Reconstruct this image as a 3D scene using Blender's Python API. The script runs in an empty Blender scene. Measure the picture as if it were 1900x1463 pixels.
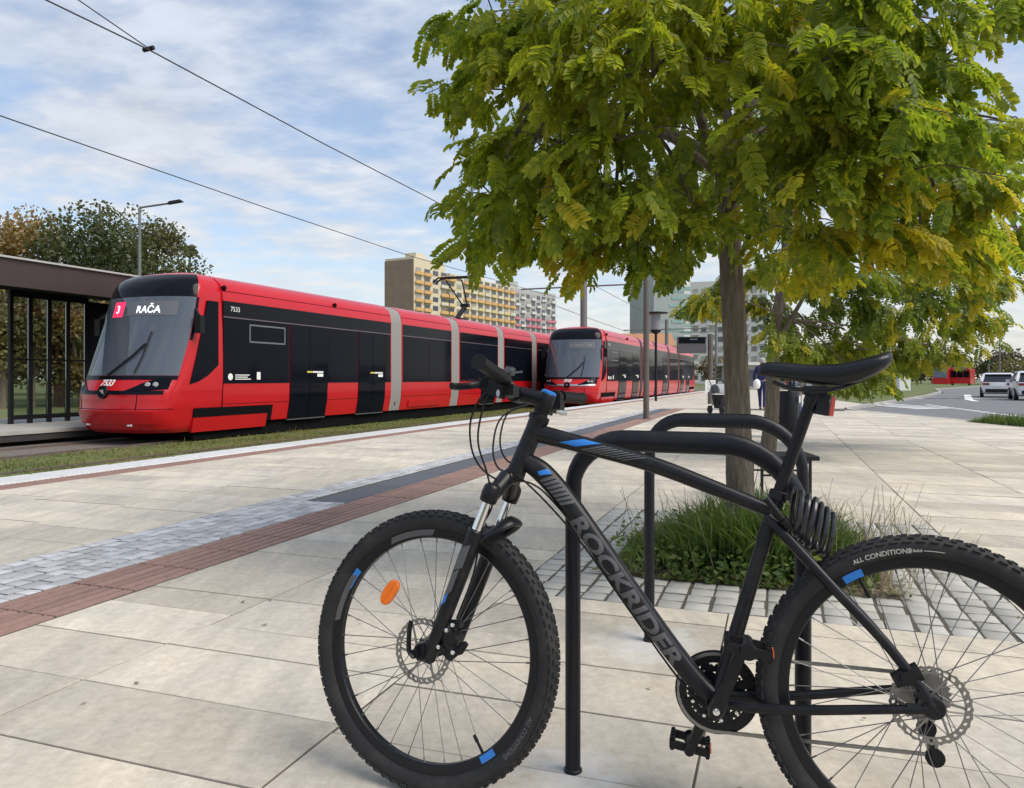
import bpy, bmesh, math, random
import numpy as np
from mathutils import Vector, Matrix, Quaternion
R = math.radians
random.seed(7)
rng = np.random.default_rng(7)
S = bpy.context.scene
COL = S.collection

# ------------------------------------------------------------------ camera, sky, sun, exposure
H, F, V0 = 1.04, 1400.0, 703.0        # eye height (m), focal length and horizon row of the 1900 px wide photograph
cd = bpy.data.cameras.new("camera"); cam = bpy.data.objects.new("camera", cd); COL.objects.link(cam)
cam.location = (0, 0, H); cam.rotation_euler = (R(90), 0, 0)
cd.sensor_width = 36; cd.lens = 36 * F / 1900; cd.shift_y = -(731.5 - V0) / 1900
cd.clip_start = 0.05; cd.clip_end = 6000
S.camera = cam
SUN_EL, SUN_AZ = 50, 118               # azimuth clockwise from the view direction (+Y)
w = bpy.data.worlds.new("World"); S.world = w; w.use_nodes = True
nt = w.node_tree; nt.nodes.clear(); N = nt.nodes.new; L = nt.links.new
sky = N("ShaderNodeTexSky"); sky.sky_type = 'NISHITA'; sky.sun_disc = False
sky.sun_elevation = R(SUN_EL); sky.sun_rotation = R(SUN_AZ); sky.air_density = 1.0; sky.dust_density = 1.2; sky.ozone_density = 1.5
geo = N("ShaderNodeTexCoord"); sep = N("ShaderNodeSeparateXYZ"); L(geo.outputs["Generated"], sep.inputs[0])
zc = N("ShaderNodeMath"); zc.operation = 'MAXIMUM'; L(sep.outputs[2], zc.inputs[0]); zc.inputs[1].default_value = 0.0
za = N("ShaderNodeMath"); za.operation = 'ADD'; L(zc.outputs[0], za.inputs[0]); za.inputs[1].default_value = 0.16
dx = N("ShaderNodeMath"); dx.operation = 'DIVIDE'; L(sep.outputs[0], dx.inputs[0]); L(za.outputs[0], dx.inputs[1])
dy = N("ShaderNodeMath"); dy.operation = 'DIVIDE'; L(sep.outputs[1], dy.inputs[0]); L(za.outputs[0], dy.inputs[1])
cmb = N("ShaderNodeCombineXYZ"); L(dx.outputs[0], cmb.inputs[0]); L(dy.outputs[0], cmb.inputs[1])
mp = N("ShaderNodeMapping"); mp.inputs["Rotation"].default_value = (0, 0, R(35)); mp.inputs["Scale"].default_value = (0.95, 1.3, 1); L(cmb.outputs[0], mp.inputs[0])
n1 = N("ShaderNodeTexNoise"); n1.inputs["Scale"].default_value = 1.1; n1.inputs["Detail"].default_value = 9; n1.inputs["Roughness"].default_value = 0.58; n1.inputs["Distortion"].default_value = 0.35; L(mp.outputs[0], n1.inputs["Vector"])
n2 = N("ShaderNodeTexNoise"); n2.inputs["Scale"].default_value = 5.2; n2.inputs["Detail"].default_value = 7; n2.inputs["Roughness"].default_value = 0.55; L(mp.outputs[0], n2.inputs["Vector"])
ad = N("ShaderNodeMath"); ad.operation = 'MULTIPLY_ADD'; L(n2.outputs["Fac"], ad.inputs[0]); ad.inputs[1].default_value = 0.75; L(n1.outputs["Fac"], ad.inputs[2])
cr = N("ShaderNodeValToRGB"); cr.color_ramp.elements[0].position = 0.74; cr.color_ramp.elements[0].color = (0.27, 0.27, 0.27, 1)
cr.color_ramp.elements[1].position = 0.99; cr.color_ramp.elements[1].color = (0.96, 0.96, 0.96, 1); L(ad.outputs[0], cr.inputs[0])
# low sky is overcast and bright: cloud cover closes in towards the horizon
hz = N("ShaderNodeMapRange"); hz.inputs["From Min"].default_value = 0.02; hz.inputs["From Max"].default_value = 0.24; hz.inputs["To Min"].default_value = 0.9; hz.inputs["To Max"].default_value = 0.0; L(sep.outputs[2], hz.inputs["Value"])
mxm = N("ShaderNodeMath"); mxm.operation = 'MAXIMUM'; L(cr.outputs[0], mxm.inputs[0]); L(hz.outputs[0], mxm.inputs[1])
cc = N("ShaderNodeValToRGB"); cc.color_ramp.elements[0].position = 0.0; cc.color_ramp.elements[0].color = (0.93, 0.915, 0.87, 1)
cc.color_ramp.elements[1].position = 0.35; cc.color_ramp.elements[1].color = (0.74, 0.81, 0.93, 1); L(zc.outputs[0], cc.inputs[0])
shade = N("ShaderNodeMapRange"); shade.inputs["From Min"].default_value = 0.35; shade.inputs["From Max"].default_value = 0.7; shade.inputs["To Min"].default_value = 2.85; shade.inputs["To Max"].default_value = 3.6; L(n2.outputs["Fac"], shade.inputs["Value"])
cs = N("ShaderNodeVectorMath"); cs.operation = 'SCALE'; L(cc.outputs[0], cs.inputs[0]); L(shade.outputs[0], cs.inputs["Scale"])
mix = N("ShaderNodeMix"); mix.data_type = 'RGBA'; L(mxm.outputs[0], mix.inputs[0]); dim = N('ShaderNodeVectorMath'); dim.operation = 'SCALE'; dim.inputs['Scale'].default_value = 0.7; L(sky.outputs[0], dim.inputs[0]); L(dim.outputs[0], mix.inputs[6]); L(cs.outputs[0], mix.inputs[7])
bg = N("ShaderNodeBackground"); bg.inputs[1].default_value = 0.13; L(mix.outputs[2], bg.inputs[0])
wo = N("ShaderNodeOutputWorld"); L(bg.outputs[0], wo.inputs[0])
sd = bpy.data.lights.new("sun", 'SUN'); sd.energy = 1.5; sd.angle = R(36); sd.color = (1, 0.93, 0.82)
so = bpy.data.objects.new("sun", sd); COL.objects.link(so)
to_sun = Vector((math.sin(R(SUN_AZ)) * math.cos(R(SUN_EL)), math.cos(R(SUN_AZ)) * math.cos(R(SUN_EL)), math.sin(R(SUN_EL))))
so.rotation_euler = to_sun.to_track_quat('Z', 'Y').to_euler()
vs = S.view_settings; vs.view_transform = 'Standard'; vs.look = 'None'; vs.gamma = 1; vs.use_curve_mapping = False; vs.exposure = 1.12
S.cycles.max_bounces = 8; S.cycles.transparent_max_bounces = 12; S.cycles.sample_clamp_indirect = 8
try: S.cycles.use_denoising = True
except Exception: pass

# ------------------------------------------------------------------ helpers
def px(u, v, Y): return Vector(((u - 950) / F * Y, Y, H - (v - V0) / F * Y))
def gp(u, v, z=0.0):
    Y = F * (H - z) / (v - V0); return Vector(((u - 950) / F * Y, Y, z))
def lerp(a, b, t): return a + (b - a) * t
def interp(x, tab):
    if x <= tab[0][0]: return tab[0][1]
    for (x0, y0), (x1, y1) in zip(tab, tab[1:]):
        if x <= x1: return y0 + (y1 - y0) * (x - x0) / (x1 - x0)
    return tab[-1][1]
def catmull(P, n):
    P = [Vector(p) for p in P]; out = []
    Q = [P[0] * 2 - P[1]] + P + [P[-1] * 2 - P[-2]]
    for i in range(1, len(Q) - 2):
        a, b, c, d = Q[i - 1:i + 3]
        for k in range(n):
            t = k / n
            out.append(0.5 * ((2 * b) + (c - a) * t + (2 * a - 5 * b + 4 * c - d) * t * t + (3 * b - a - 3 * c + d) * t ** 3))
    out.append(P[-1]); return out

class MB:
    def __init__(s, T=None): s.v = []; s.f = []; s.m = []; s.T = T
    def add(s, V, Fc, m=0):
        o = len(s.v)
        s.v += [tuple(s.T(Vector(p))) if s.T else tuple(p) for p in V]
        for f in Fc: s.f.append(tuple(i + o for i in f)); s.m.append(m)
        return s
    def box(s, c, d, rot=None, m=0, taper=1.0):
        V = []
        for z in (-.5, .5):
            k = taper if z > 0 else 1
            for x, y in ((-.5, -.5), (.5, -.5), (.5, .5), (-.5, .5)):
                p = Vector((x * d[0] * k, y * d[1] * k, z * d[2]))
                if rot is not None: p = rot @ p
                V.append(p + Vector(c))
        return s.add(V, [(3, 2, 1, 0), (4, 5, 6, 7), (0, 1, 5, 4), (1, 2, 6, 5), (2, 3, 7, 6), (3, 0, 4, 7)], m)
    def bar(s, a, b, w, h, m=0):           # rectangular bar from a to b, w across, h in height
        a, b = Vector(a), Vector(b); d = b - a; ln = d.length; d.normalize()
        up = Vector((0, 0, 1)) if abs(d.z) < .95 else Vector((0, 1, 0))
        y = up.cross(d).normalized(); z = d.cross(y)
        return s.box((a + b) / 2, (ln, w, h), Matrix((d, y, z)).transposed(), m)
    def tube(s, P, r, n=8, m=0, caps=True, ref=None, flat=None, closed=False):
        P = [Vector(p) for p in P]; k = len(P)
        rr = r if isinstance(r, (list, tuple)) else [r] * k
        t0 = (P[1] - P[0]).normalized()
        up = Vector(ref) if ref is not None else (Vector((0, 0, 1)) if abs(t0.z) < .9 else Vector((0, 1, 0)))
        V = []
        for i in range(k):
            if closed: t = P[(i + 1) % k] - P[i - 1]
            else: t = P[min(i + 1, k - 1)] - P[max(i - 1, 0)]
            if t.length < 1e-9: t = t0
            t.normalize()
            x = up.cross(t)
            if x.length < 1e-6: x = Vector((1, 0, 0)).cross(t)
            x.normalize(); y = t.cross(x)
            if ref is None: up = y
            ra = rr[i]; rx, ry = ra if isinstance(ra, tuple) else (ra, ra)
            for j in range(n):
                a = 2 * math.pi * j / n
                V.append(P[i] + x * (rx * math.cos(a)) + y * (ry * math.sin(a)))
        Fc = []
        for i in range(k if closed else k - 1):
            i2 = (i + 1) % k
            for j in range(n):
                j2 = (j + 1) % n
                Fc.append((i * n + j, i * n + j2, i2 * n + j2, i2 * n + j))
        if caps and not closed:
            Fc.append(tuple(range(n))[::-1]); Fc.append(tuple((k - 1) * n + j for j in range(n)))
        return s.add(V, Fc, m)
    def lathe(s, prof, n=24, c=(0, 0, 0), ax=None, m=0, closed=False):  # prof: (r, z) along axis
        Z = Vector(ax).normalized() if ax is not None else Vector((0, 0, 1))
        X = Z.orthogonal().normalized(); Y = Z.cross(X); c = Vector(c); V = []
        for r, z in prof:
            for j in range(n):
                a = 2 * math.pi * j / n
                V.append(c + Z * z + (X * math.cos(a) + Y * math.sin(a)) * max(r, 1e-5))
        Fc = []; k = len(prof)
        for i in range(k if closed else k - 1):
            i2 = (i + 1) % k
            for j in range(n): Fc.append((i * n + j, i * n + (j + 1) % n, i2 * n + (j + 1) % n, i2 * n + j))
        return s.add(V, Fc, m)
    def prism(s, poly, z0, z1, m=0):
        n = len(poly)
        V = [(p[0], p[1], z0) for p in poly] + [(p[0], p[1], z1) for p in poly]
        return s.add(V, [tuple(range(n))[::-1], tuple(range(n, 2 * n))] + [(i, (i + 1) % n, n + (i + 1) % n, n + i) for i in range(n)], m)
    def loft(s, rings, m=0, cap=True, closed=True):
        n = len(rings[0]); V = [p for r in rings for p in r]; Fc = []
        for i in range(len(rings) - 1):
            for j in range(n if closed else n - 1):
                j2 = (j + 1) % n; Fc.append((i * n + j, i * n + j2, (i + 1) * n + j2, (i + 1) * n + j))
        if cap and closed:
            Fc.append(tuple(range(n))[::-1]); Fc.append(tuple((len(rings) - 1) * n + j for j in range(n)))
        return s.add(V, Fc, m)
    def mesh(s, name, mats, smooth=35):
        me = bpy.data.meshes.new(name); me.from_pydata(s.v, [], s.f)
        for mt in (mats if isinstance(mats, (list, tuple)) else [mats]): me.materials.append(mt)
        if len(me.materials) > 1: me.polygons.foreach_set("material_index", s.m)
        if smooth:
            me.polygons.foreach_set("use_smooth", [True] * len(me.polygons)); me.set_sharp_from_angle(angle=R(smooth))
        me.update(); return me
    def build(s, name, mats, parent=None, smooth=35, fix=True):
        me = s.mesh(name, mats, smooth)
        if fix:
            bm = bmesh.new(); bm.from_mesh(me); bmesh.ops.recalc_face_normals(bm, faces=bm.faces); bm.to_mesh(me); bm.free()
        return link(name, me, parent)
def link(name, data, parent=None, loc=None, rz=None, mat=None):
    o = bpy.data.objects.new(name, data); COL.objects.link(o)
    if parent is not None: o.parent = parent
    if mat is not None: o.matrix_local = mat
    if loc is not None: o.location = loc
    if rz is not None: o.rotation_euler = (0, 0, rz)
    return o
def tag(o, label=None, cat=None, group=None, kind=None):
    if label: o["label"] = label
    if cat: o["category"] = cat
    if group: o["group"] = group
    if kind: o["kind"] = kind
    return o
def thing(name, label, cat, loc=(0, 0, 0), rz=0, group=None, mat=None):
    o = link(name, None, None)
    if mat is not None: o.matrix_world = mat
    else: o.location = loc; o.rotation_euler = (0, 0, rz)
    return tag(o, label, cat, group)
def copy_tree(o, parent=None):
    c = o.copy(); COL.objects.link(c)
    if parent is not None: c.parent = parent
    for ch in list(o.children): copy_tree(ch, c)
    return c
def poly_mesh(name, V, k):                      # V: (n,k,3) array of k-gons, no shared vertices
    V = np.asarray(V, dtype=np.float32); n = V.shape[0]
    me = bpy.data.meshes.new(name); me.vertices.add(n * k); me.vertices.foreach_set("co", V.reshape(-1))
    me.loops.add(n * k); me.loops.foreach_set("vertex_index", np.arange(n * k, dtype=np.int32))
    me.polygons.add(n); me.polygons.foreach_set("loop_start", np.arange(n, dtype=np.int32) * k)
    me.update(calc_edges=True); return me
def faces_mesh(name, V, faces):                 # V: (n,3); faces: (m,4) int array
    V = np.asarray(V, np.float32); faces = np.asarray(faces, np.int32); k = faces.shape[1]
    me = bpy.data.meshes.new(name); me.vertices.add(len(V)); me.vertices.foreach_set("co", V.reshape(-1))
    me.loops.add(faces.size); me.loops.foreach_set("vertex_index", faces.reshape(-1))
    me.polygons.add(len(faces)); me.polygons.foreach_set("loop_start", np.arange(len(faces), dtype=np.int32) * k)
    me.update(calc_edges=True); return me
def text_geo(txt, size, width=None, bold=0.0):
    cu = bpy.data.curves.new("lettering", 'FONT'); cu.body = txt; cu.size = size; cu.align_x = 'CENTER'; cu.align_y = 'CENTER'; cu.resolution_u = 3; cu.offset = bold
    o = bpy.data.objects.new("lettering", cu); COL.objects.link(o)
    dg = bpy.context.evaluated_depsgraph_get(); me = bpy.data.meshes.new_from_object(o.evaluated_get(dg))
    bm = bmesh.new(); bm.from_mesh(me); bmesh.ops.triangulate(bm, faces=bm.faces)
    V = [v.co.copy() for v in bm.verts]; bm.verts.index_update()
    Fc = [tuple(v.index for v in f.verts) for f in bm.faces]; bm.free()
    bpy.data.objects.remove(o); bpy.data.curves.remove(cu); bpy.data.meshes.remove(me)
    xs = [p.x for p in V]; ys = [p.y for p in V]; cx, cy = (max(xs) + min(xs)) / 2, (max(ys) + min(ys)) / 2
    k = width / (max(xs) - min(xs)) if width else 1
    return [((p.x - cx) * k, p.y - cy) for p in V], Fc
def tri_split(V, Fc, mx):                       # cut triangles until no edge is longer than mx, so lettering can wrap a tube
    V = list(V); Fc = list(Fc)
    for _ in range(6):
        out = []; done = True; mid = {}
        for f in Fc:
            e = [((V[f[i]][0] - V[f[(i + 1) % 3]][0]) ** 2 + (V[f[i]][1] - V[f[(i + 1) % 3]][1]) ** 2, i) for i in range(3)]
            l, i = max(e)
            if l > mx * mx:
                a, b, c = f[i], f[(i + 1) % 3], f[(i + 2) % 3]; key = (min(a, b), max(a, b))
                if key not in mid: mid[key] = len(V); V.append(((V[a][0] + V[b][0]) / 2, (V[a][1] + V[b][1]) / 2))
                q = mid[key]; out += [(a, q, c), (q, b, c)]; done = False
            else: out.append(f)
        Fc = out
        if done: break
    return V, Fc

# ------------------------------------------------------------------ materials
MATS = {}
def mat(name, col, rough=0.6, metal=0.0, var=0.0, vscale=8.0, bump=0.0, bscale=60.0, coat=0.0, spec=0.5, emit=None, estr=1.0, rnd=0.0, stretch=(1, 1, 1), pos=False, dirt=None, dscale=3.0, damt=0.0):
    """principled material; var: brightness noise, rnd: tint per object and per loose piece, dirt: second colour in patches"""
    m = bpy.data.materials.new(name); m.use_nodes = True; t = m.node_tree; b = t.nodes["Principled BSDF"]; n = t.nodes.new; l = t.links.new
    b.inputs["Roughness"].default_value = rough; b.inputs["Metallic"].default_value = metal; b.inputs["Specular IOR Level"].default_value = spec
    b.inputs["Coat Weight"].default_value = coat; b.inputs["Coat Roughness"].default_value = 0.08
    c = n("ShaderNodeRGB"); c.outputs[0].default_value = (*col, 1); out = c.outputs[0]
    if var or bump or damt:
        if pos:
            g = n("ShaderNodeNewGeometry"); src = g.outputs["Position"]
        else:
            g = n("ShaderNodeTexCoord"); src = g.outputs["Object"]
        mpn = n("ShaderNodeMapping"); mpn.inputs["Scale"].default_value = stretch; l(src, mpn.inputs[0])
    if damt:
        dn = n("ShaderNodeTexNoise"); dn.inputs["Scale"].default_value = dscale; dn.inputs["Detail"].default_value = 6; dn.inputs["Roughness"].default_value = 0.65; l(mpn.outputs[0], dn.inputs["Vector"])
        dr = n("ShaderNodeValToRGB"); dr.color_ramp.elements[0].position = 0.48; dr.color_ramp.elements[1].position = 0.7
        dr.color_ramp.elements[1].color = (damt, damt, damt, 1); l(dn.outputs["Fac"], dr.inputs[0])
        mx = n("ShaderNodeMix"); mx.data_type = 'RGBA'; l(dr.outputs[0], mx.inputs[0]); l(out, mx.inputs[6]); mx.inputs[7].default_value = (*dirt, 1); out = mx.outputs[2]
    if var or rnd:
        hsv = n("ShaderNodeHueSaturation"); l(out, hsv.inputs["Color"]); val = None
        if var:
            nz = n("ShaderNodeTexNoise"); nz.inputs["Scale"].default_value = vscale; nz.inputs["Detail"].default_value = 6; nz.inputs["Roughness"].default_value = 0.6; l(mpn.outputs[0], nz.inputs["Vector"])
            mr = n("ShaderNodeMapRange"); mr.inputs["From Min"].default_value = 0.25; mr.inputs["From Max"].default_value = 0.75; mr.inputs["To Min"].default_value = 1 - var; mr.inputs["To Max"].default_value = 1 + var; l(nz.outputs["Fac"], mr.inputs["Value"]); val = mr.outputs[0]
        if rnd:
            oi = n("ShaderNodeObjectInfo"); gi = n("ShaderNodeNewGeometry")
            a = n("ShaderNodeMath"); a.operation = 'ADD'; l(oi.outputs["Random"], a.inputs[0]); l(gi.outputs["Random Per Island"], a.inputs[1])
            fr = n("ShaderNodeMath"); fr.operation = 'FRACT'; l(a.outputs[0], fr.inputs[0])
            m2 = n("ShaderNodeMapRange"); m2.inputs["To Min"].default_value = 1 - rnd; m2.inputs["To Max"].default_value = 1 + rnd; l(fr.outputs[0], m2.inputs["Value"])
            if val is not None:
                k = n("ShaderNodeMath"); k.operation = 'MULTIPLY'; l(val, k.inputs[0]); l(m2.outputs[0], k.inputs[1]); val = k.outputs[0]
            else: val = m2.outputs[0]
        l(val, hsv.inputs["Value"]); out = hsv.outputs[0]
    l(out, b.inputs["Base Color"])
    if bump:
        bn = n("ShaderNodeTexNoise"); bn.inputs["Scale"].default_value = bscale; bn.inputs["Detail"].default_value = 4; l(mpn.outputs[0], bn.inputs["Vector"])
        bp = n("ShaderNodeBump"); bp.inputs["Strength"].default_value = bump; bp.inputs["Distance"].default_value = 0.01; l(bn.outputs["Fac"], bp.inputs["Height"]); l(bp.outputs[0], b.inputs["Normal"])
    if emit: b.inputs["Emission Color"].default_value = (*emit, 1); b.inputs["Emission Strength"].default_value = estr
    MATS[name] = m; return m
def leafmat(name, cols, trans=0.35, scale=0.9, rough=0.5, spread=0.25):
    """leaf: colour from patches in the crown and per leaf, light passes through"""
    m = bpy.data.materials.new(name); m.use_nodes = True; t = m.node_tree; b = t.nodes["Principled BSDF"]; n = t.nodes.new; l = t.links.new
    g = n("ShaderNodeNewGeometry"); oi = n("ShaderNodeObjectInfo")
    nz = n("ShaderNodeTexNoise"); nz.inputs["Scale"].default_value = scale; nz.inputs["Detail"].default_value = 3; l(g.outputs["Position"], nz.inputs["Vector"])
    a = n("ShaderNodeMath"); a.operation = 'ADD'; l(oi.outputs["Random"], a.inputs[0]); l(g.outputs["Random Per Island"], a.inputs[1])
    fr = n("ShaderNodeMath"); fr.operation = 'FRACT'; l(a.outputs[0], fr.inputs[0])
    k = n("ShaderNodeMath"); k.operation = 'MULTIPLY_ADD'; l(fr.outputs[0], k.inputs[0]); k.inputs[1].default_value = spread; l(nz.outputs["Fac"], k.inputs[2])
    r = n("ShaderNodeValToRGB"); els = r.color_ramp.elements
    for i, (p, c) in enumerate(cols):
        e = els[i] if i < 2 else els.new(p)
        e.position = p; e.color = (*c, 1)
    l(k.outputs[0], r.inputs[0]); l(r.outputs[0], b.inputs["Base Color"]); b.inputs["Roughness"].default_value = rough; b.inputs["Specular IOR Level"].default_value = 0.35
    tr = n("ShaderNodeBsdfTranslucent"); tb = n("ShaderNodeVectorMath"); tb.operation = 'MULTIPLY'; l(r.outputs[0], tb.inputs[0]); tb.inputs[1].default_value = (1.45, 1.45, 0.6); l(tb.outputs[0], tr.inputs[0])
    mx = n("ShaderNodeMixShader"); mx.inputs[0].default_value = trans; l(b.outputs[0], mx.inputs[1]); l(tr.outputs[0], mx.inputs[2])
    l(mx.outputs[0], t.nodes["Material Output"].inputs[0]); MATS[name] = m; return m
PAV = 19.3                                        # direction of the paving, degrees right of the view
def tilemat():
    m = mat("paving_slab", (0.56, 0.51, 0.43), 0.8, rnd=0.15, var=0.17, vscale=1.0, bump=0.12, bscale=90, pos=True)
    t = m.node_tree; n = t.nodes.new; l = t.links.new
    for nd in t.nodes:
        if nd.type == 'MAPPING': nd.inputs["Rotation"].default_value = (0, 0, R(PAV)); nd.inputs["Scale"].default_value = (9, 1.6, 3)
    # every slab carries its own piece of the grain
    oi = n("ShaderNodeObjectInfo"); gi = n("ShaderNodeNewGeometry"); sm = n("ShaderNodeMath"); sm.operation = 'ADD'; l(oi.outputs["Random"], sm.inputs[0]); l(gi.outputs["Random Per Island"], sm.inputs[1])
    cv = n("ShaderNodeCombineXYZ"); sc_ = n("ShaderNodeMath"); sc_.operation = 'MULTIPLY'; l(sm.outputs[0], sc_.inputs[0]); sc_.inputs[1].default_value = 37.0
    for k_ in range(3): l(sc_.outputs[0], cv.inputs[k_])
    for nd in list(t.nodes):
        if nd.type == 'MAPPING': l(cv.outputs[0], nd.inputs["Location"])
    b = t.nodes["Principled BSDF"]; old = b.inputs["Base Color"].links[0].from_socket
    g = n("ShaderNodeNewGeometry")
    nz = n("ShaderNodeTexNoise"); nz.inputs["Scale"].default_value = 26; nz.inputs["Detail"].default_value = 8; nz.inputs["Roughness"].default_value = 0.75; l(g.outputs["Position"], nz.inputs["Vector"])
    rp = n("ShaderNodeValToRGB"); rp.color_ramp.elements[0].position = 0.33; rp.color_ramp.elements[0].color = (0.8, 0.79, 0.77, 1); rp.color_ramp.elements[1].position = 0.62; rp.color_ramp.elements[1].color = (1.04, 1.04, 1.04, 1); l(nz.outputs["Fac"], rp.inputs[0])
    mu = n("ShaderNodeMix"); mu.data_type = 'RGBA'; mu.blend_type = 'MULTIPLY'; mu.inputs[0].default_value = 1; l(old, mu.inputs[6]); l(rp.outputs[0], mu.inputs[7])
    n3 = n("ShaderNodeTexNoise"); n3.inputs["Scale"].default_value = 1.7; n3.inputs["Detail"].default_value = 5; l(g.outputs["Position"], n3.inputs["Vector"])
    r3 = n("ShaderNodeValToRGB"); r3.color_ramp.elements[0].position = 0.35; r3.color_ramp.elements[0].color = (0.9, 0.91, 0.93, 1); r3.color_ramp.elements[1].position = 0.65; r3.color_ramp.elements[1].color = (1.08, 1.06, 1.02, 1); l(n3.outputs["Fac"], r3.inputs[0])
    m3 = n("ShaderNodeMix"); m3.data_type = 'RGBA'; m3.blend_type = 'MULTIPLY'; m3.inputs[0].default_value = 1; l(mu.outputs[2], m3.inputs[6]); l(r3.outputs[0], m3.inputs[7]); out = m3.outputs[2]
    # small dark gum and dirt spots
    gn = n("ShaderNodeTexNoise"); gn.inputs["Scale"].default_value = 13; gn.inputs["Detail"].default_value = 2; l(g.outputs["Position"], gn.inputs["Vector"])
    gr = n("ShaderNodeMapRange"); gr.inputs["From Min"].default_value = 0.735; gr.inputs["From Max"].default_value = 0.775; gr.inputs["To Max"].default_value = 0.55; l(gn.outputs["Fac"], gr.inputs["Value"])
    gx = n("ShaderNodeMix"); gx.data_type = 'RGBA'; l(gr.outputs[0], gx.inputs[0]); l(out, gx.inputs[6]); gx.inputs[7].default_value = (0.2, 0.17, 0.14, 1); out = gx.outputs[2]
    # pale cement smears around the feet of the racks
    for c, rad in (((0.16, 1.99, 0), 0.24), ((0.55, 2.98, 0), 0.3)):
        vm = n("ShaderNodeVectorMath"); vm.operation = 'DISTANCE'; l(g.outputs["Position"], vm.inputs[0]); vm.inputs[1].default_value = c
        ns = n("ShaderNodeTexNoise"); ns.inputs["Scale"].default_value = 11; ns.inputs["Detail"].default_value = 6; l(g.outputs["Position"], ns.inputs["Vector"])
        ma = n("ShaderNodeMath"); ma.operation = 'MULTIPLY_ADD'; l(ns.outputs["Fac"], ma.inputs[0]); ma.inputs[1].default_value = 0.42; l(vm.outputs["Value"], ma.inputs[2])
        mr = n("ShaderNodeMapRange"); mr.inputs["From Min"].default_value = rad + 0.17; mr.inputs["From Max"].default_value = rad; mr.inputs["To Min"].default_value = 0; mr.inputs["To Max"].default_value = 0.6; l(ma.outputs[0], mr.inputs["Value"])
        mx = n("ShaderNodeMix"); mx.data_type = 'RGBA'; l(mr.outputs[0], mx.inputs[0]); l(out, mx.inputs[6]); mx.inputs[7].default_value = (0.62, 0.62, 0.62, 1); out = mx.outputs[2]
    l(out, b.inputs["Base Color"]); return m
M_TILE = tilemat()
M_JOINT = mat("joint_sand", (0.085, 0.075, 0.06), 0.95, var=0.3, vscale=20)
M_SETT = mat("granite_sett", (0.45, 0.455, 0.465), 0.75, rnd=0.24, var=0.15, vscale=40, bump=0.3, bscale=120)
M_PSETT = mat("pale_sett", (0.44, 0.43, 0.40), 0.8, rnd=0.13, var=0.14, vscale=30, bump=0.3, bscale=110)
M_RED = mat("red_tactile", (0.27, 0.165, 0.135), 0.8, rnd=0.1, var=0.18, vscale=25, bump=0.2, bscale=90)
M_DARKST = mat("dark_granite", (0.085, 0.09, 0.1), 0.6, rnd=0.1, var=0.15, vscale=30)
M_KERB = mat("kerb_concrete", (0.55, 0.55, 0.55), 0.8, rnd=0.05, var=0.12, vscale=9, bump=0.15)
M_LAWN = mat("lawn", (0.1, 0.125, 0.035), 0.9, var=0.35, vscale=0.9, bump=0.6, bscale=30, pos=True, dirt=(0.2, 0.17, 0.06), dscale=0.7, damt=0.6)
M_BLADE = leafmat("grass_blade", [(0.3, (0.075, 0.11, 0.02)), (0.6, (0.15, 0.17, 0.045)), (0.9, (0.25, 0.2, 0.085))], 0.3, 0.8)
M_GRAVEL = mat("track_ballast", (0.16, 0.14, 0.125), 0.95, var=0.5, vscale=22, bump=0.9, bscale=40, pos=True)
M_ASPH = mat("asphalt", (0.16, 0.16, 0.17), 0.85, var=0.12, vscale=3, bump=0.25, bscale=120, pos=True)
M_PAINT = mat("road_paint", (0.75, 0.75, 0.74), 0.7, var=0.1, vscale=6)
M_RAIL = mat("rail_steel", (0.25, 0.2, 0.17), 0.4, 0.7, var=0.2, vscale=5)
M_SOIL = mat("soil", (0.12, 0.085, 0.06), 0.95, var=0.4, vscale=14, bump=0.8, bscale=50, dirt=(0.3, 0.22, 0.13), dscale=30, damt=0.7)
M_BLACK = mat("black_paint", (0.006, 0.0065, 0.009), 0.38, bump=0.03, bscale=300, spec=0.32)
M_FRAME = mat("matt_black_frame", (0.0055, 0.006, 0.009), 0.36, spec=0.32, dirt=(0.12, 0.11, 0.1), dscale=22, damt=0.1, var=0.1)
M_RUB = mat("tyre_rubber", (0.0125, 0.0125, 0.014), 0.75, var=0.2, vscale=30, dirt=(0.09, 0.08, 0.07), dscale=14, damt=0.2)
M_PLAST = mat("black_plastic", (0.0065, 0.0065, 0.008), 0.5, bump=0.05, bscale=200, spec=.3)
M_SADDLE = mat("saddle_cover", (0.006, 0.007, 0.011), 0.34, bump=0.12, bscale=420, spec=0.4)
M_CHROME = mat("chrome", (0.78, 0.8, 0.82), 0.13, 1.0)
M_ALU = mat("brushed_aluminium", (0.5, 0.5, 0.5), 0.35, 1.0)
M_STEEL = mat("rotor_steel", (0.26, 0.25, 0.24), 0.4, 0.9)
M_SPOKE = mat("spoke_steel", (0.22, 0.22, 0.22), 0.5, 0.8)
M_BLUE = mat("blue_decal", (0.02, 0.19, 0.6), 0.35)
M_GREY = mat("grey_decal", (0.09, 0.09, 0.093), 0.42)
M_LGREY = mat("pale_lettering", (0.42, 0.41, 0.38), 0.5)
M_ORANGE = mat("orange_reflector", (0.95, 0.2, 0.01), 0.25, var=0.1, vscale=80, coat=0.5)
M_REDREF = mat("red_reflector", (0.6, 0.05, 0.02), 0.25, coat=0.5)
M_RACK = mat("rack_powder_coat", (0.0065, 0.0075, 0.0125), 0.42, bump=0.06, bscale=500, spec=.32, dirt=(0.06, 0.06, 0.06), dscale=18, damt=0.12)
M_TRED = mat("tram_red", (0.5, 0.008, 0.014), 0.28, coat=0.25, spec=0.35, var=0.05, vscale=2)
M_TGLASS = mat("tram_dark_glass", (0.005, 0.006, 0.011), 0.07, spec=0.07)
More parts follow.
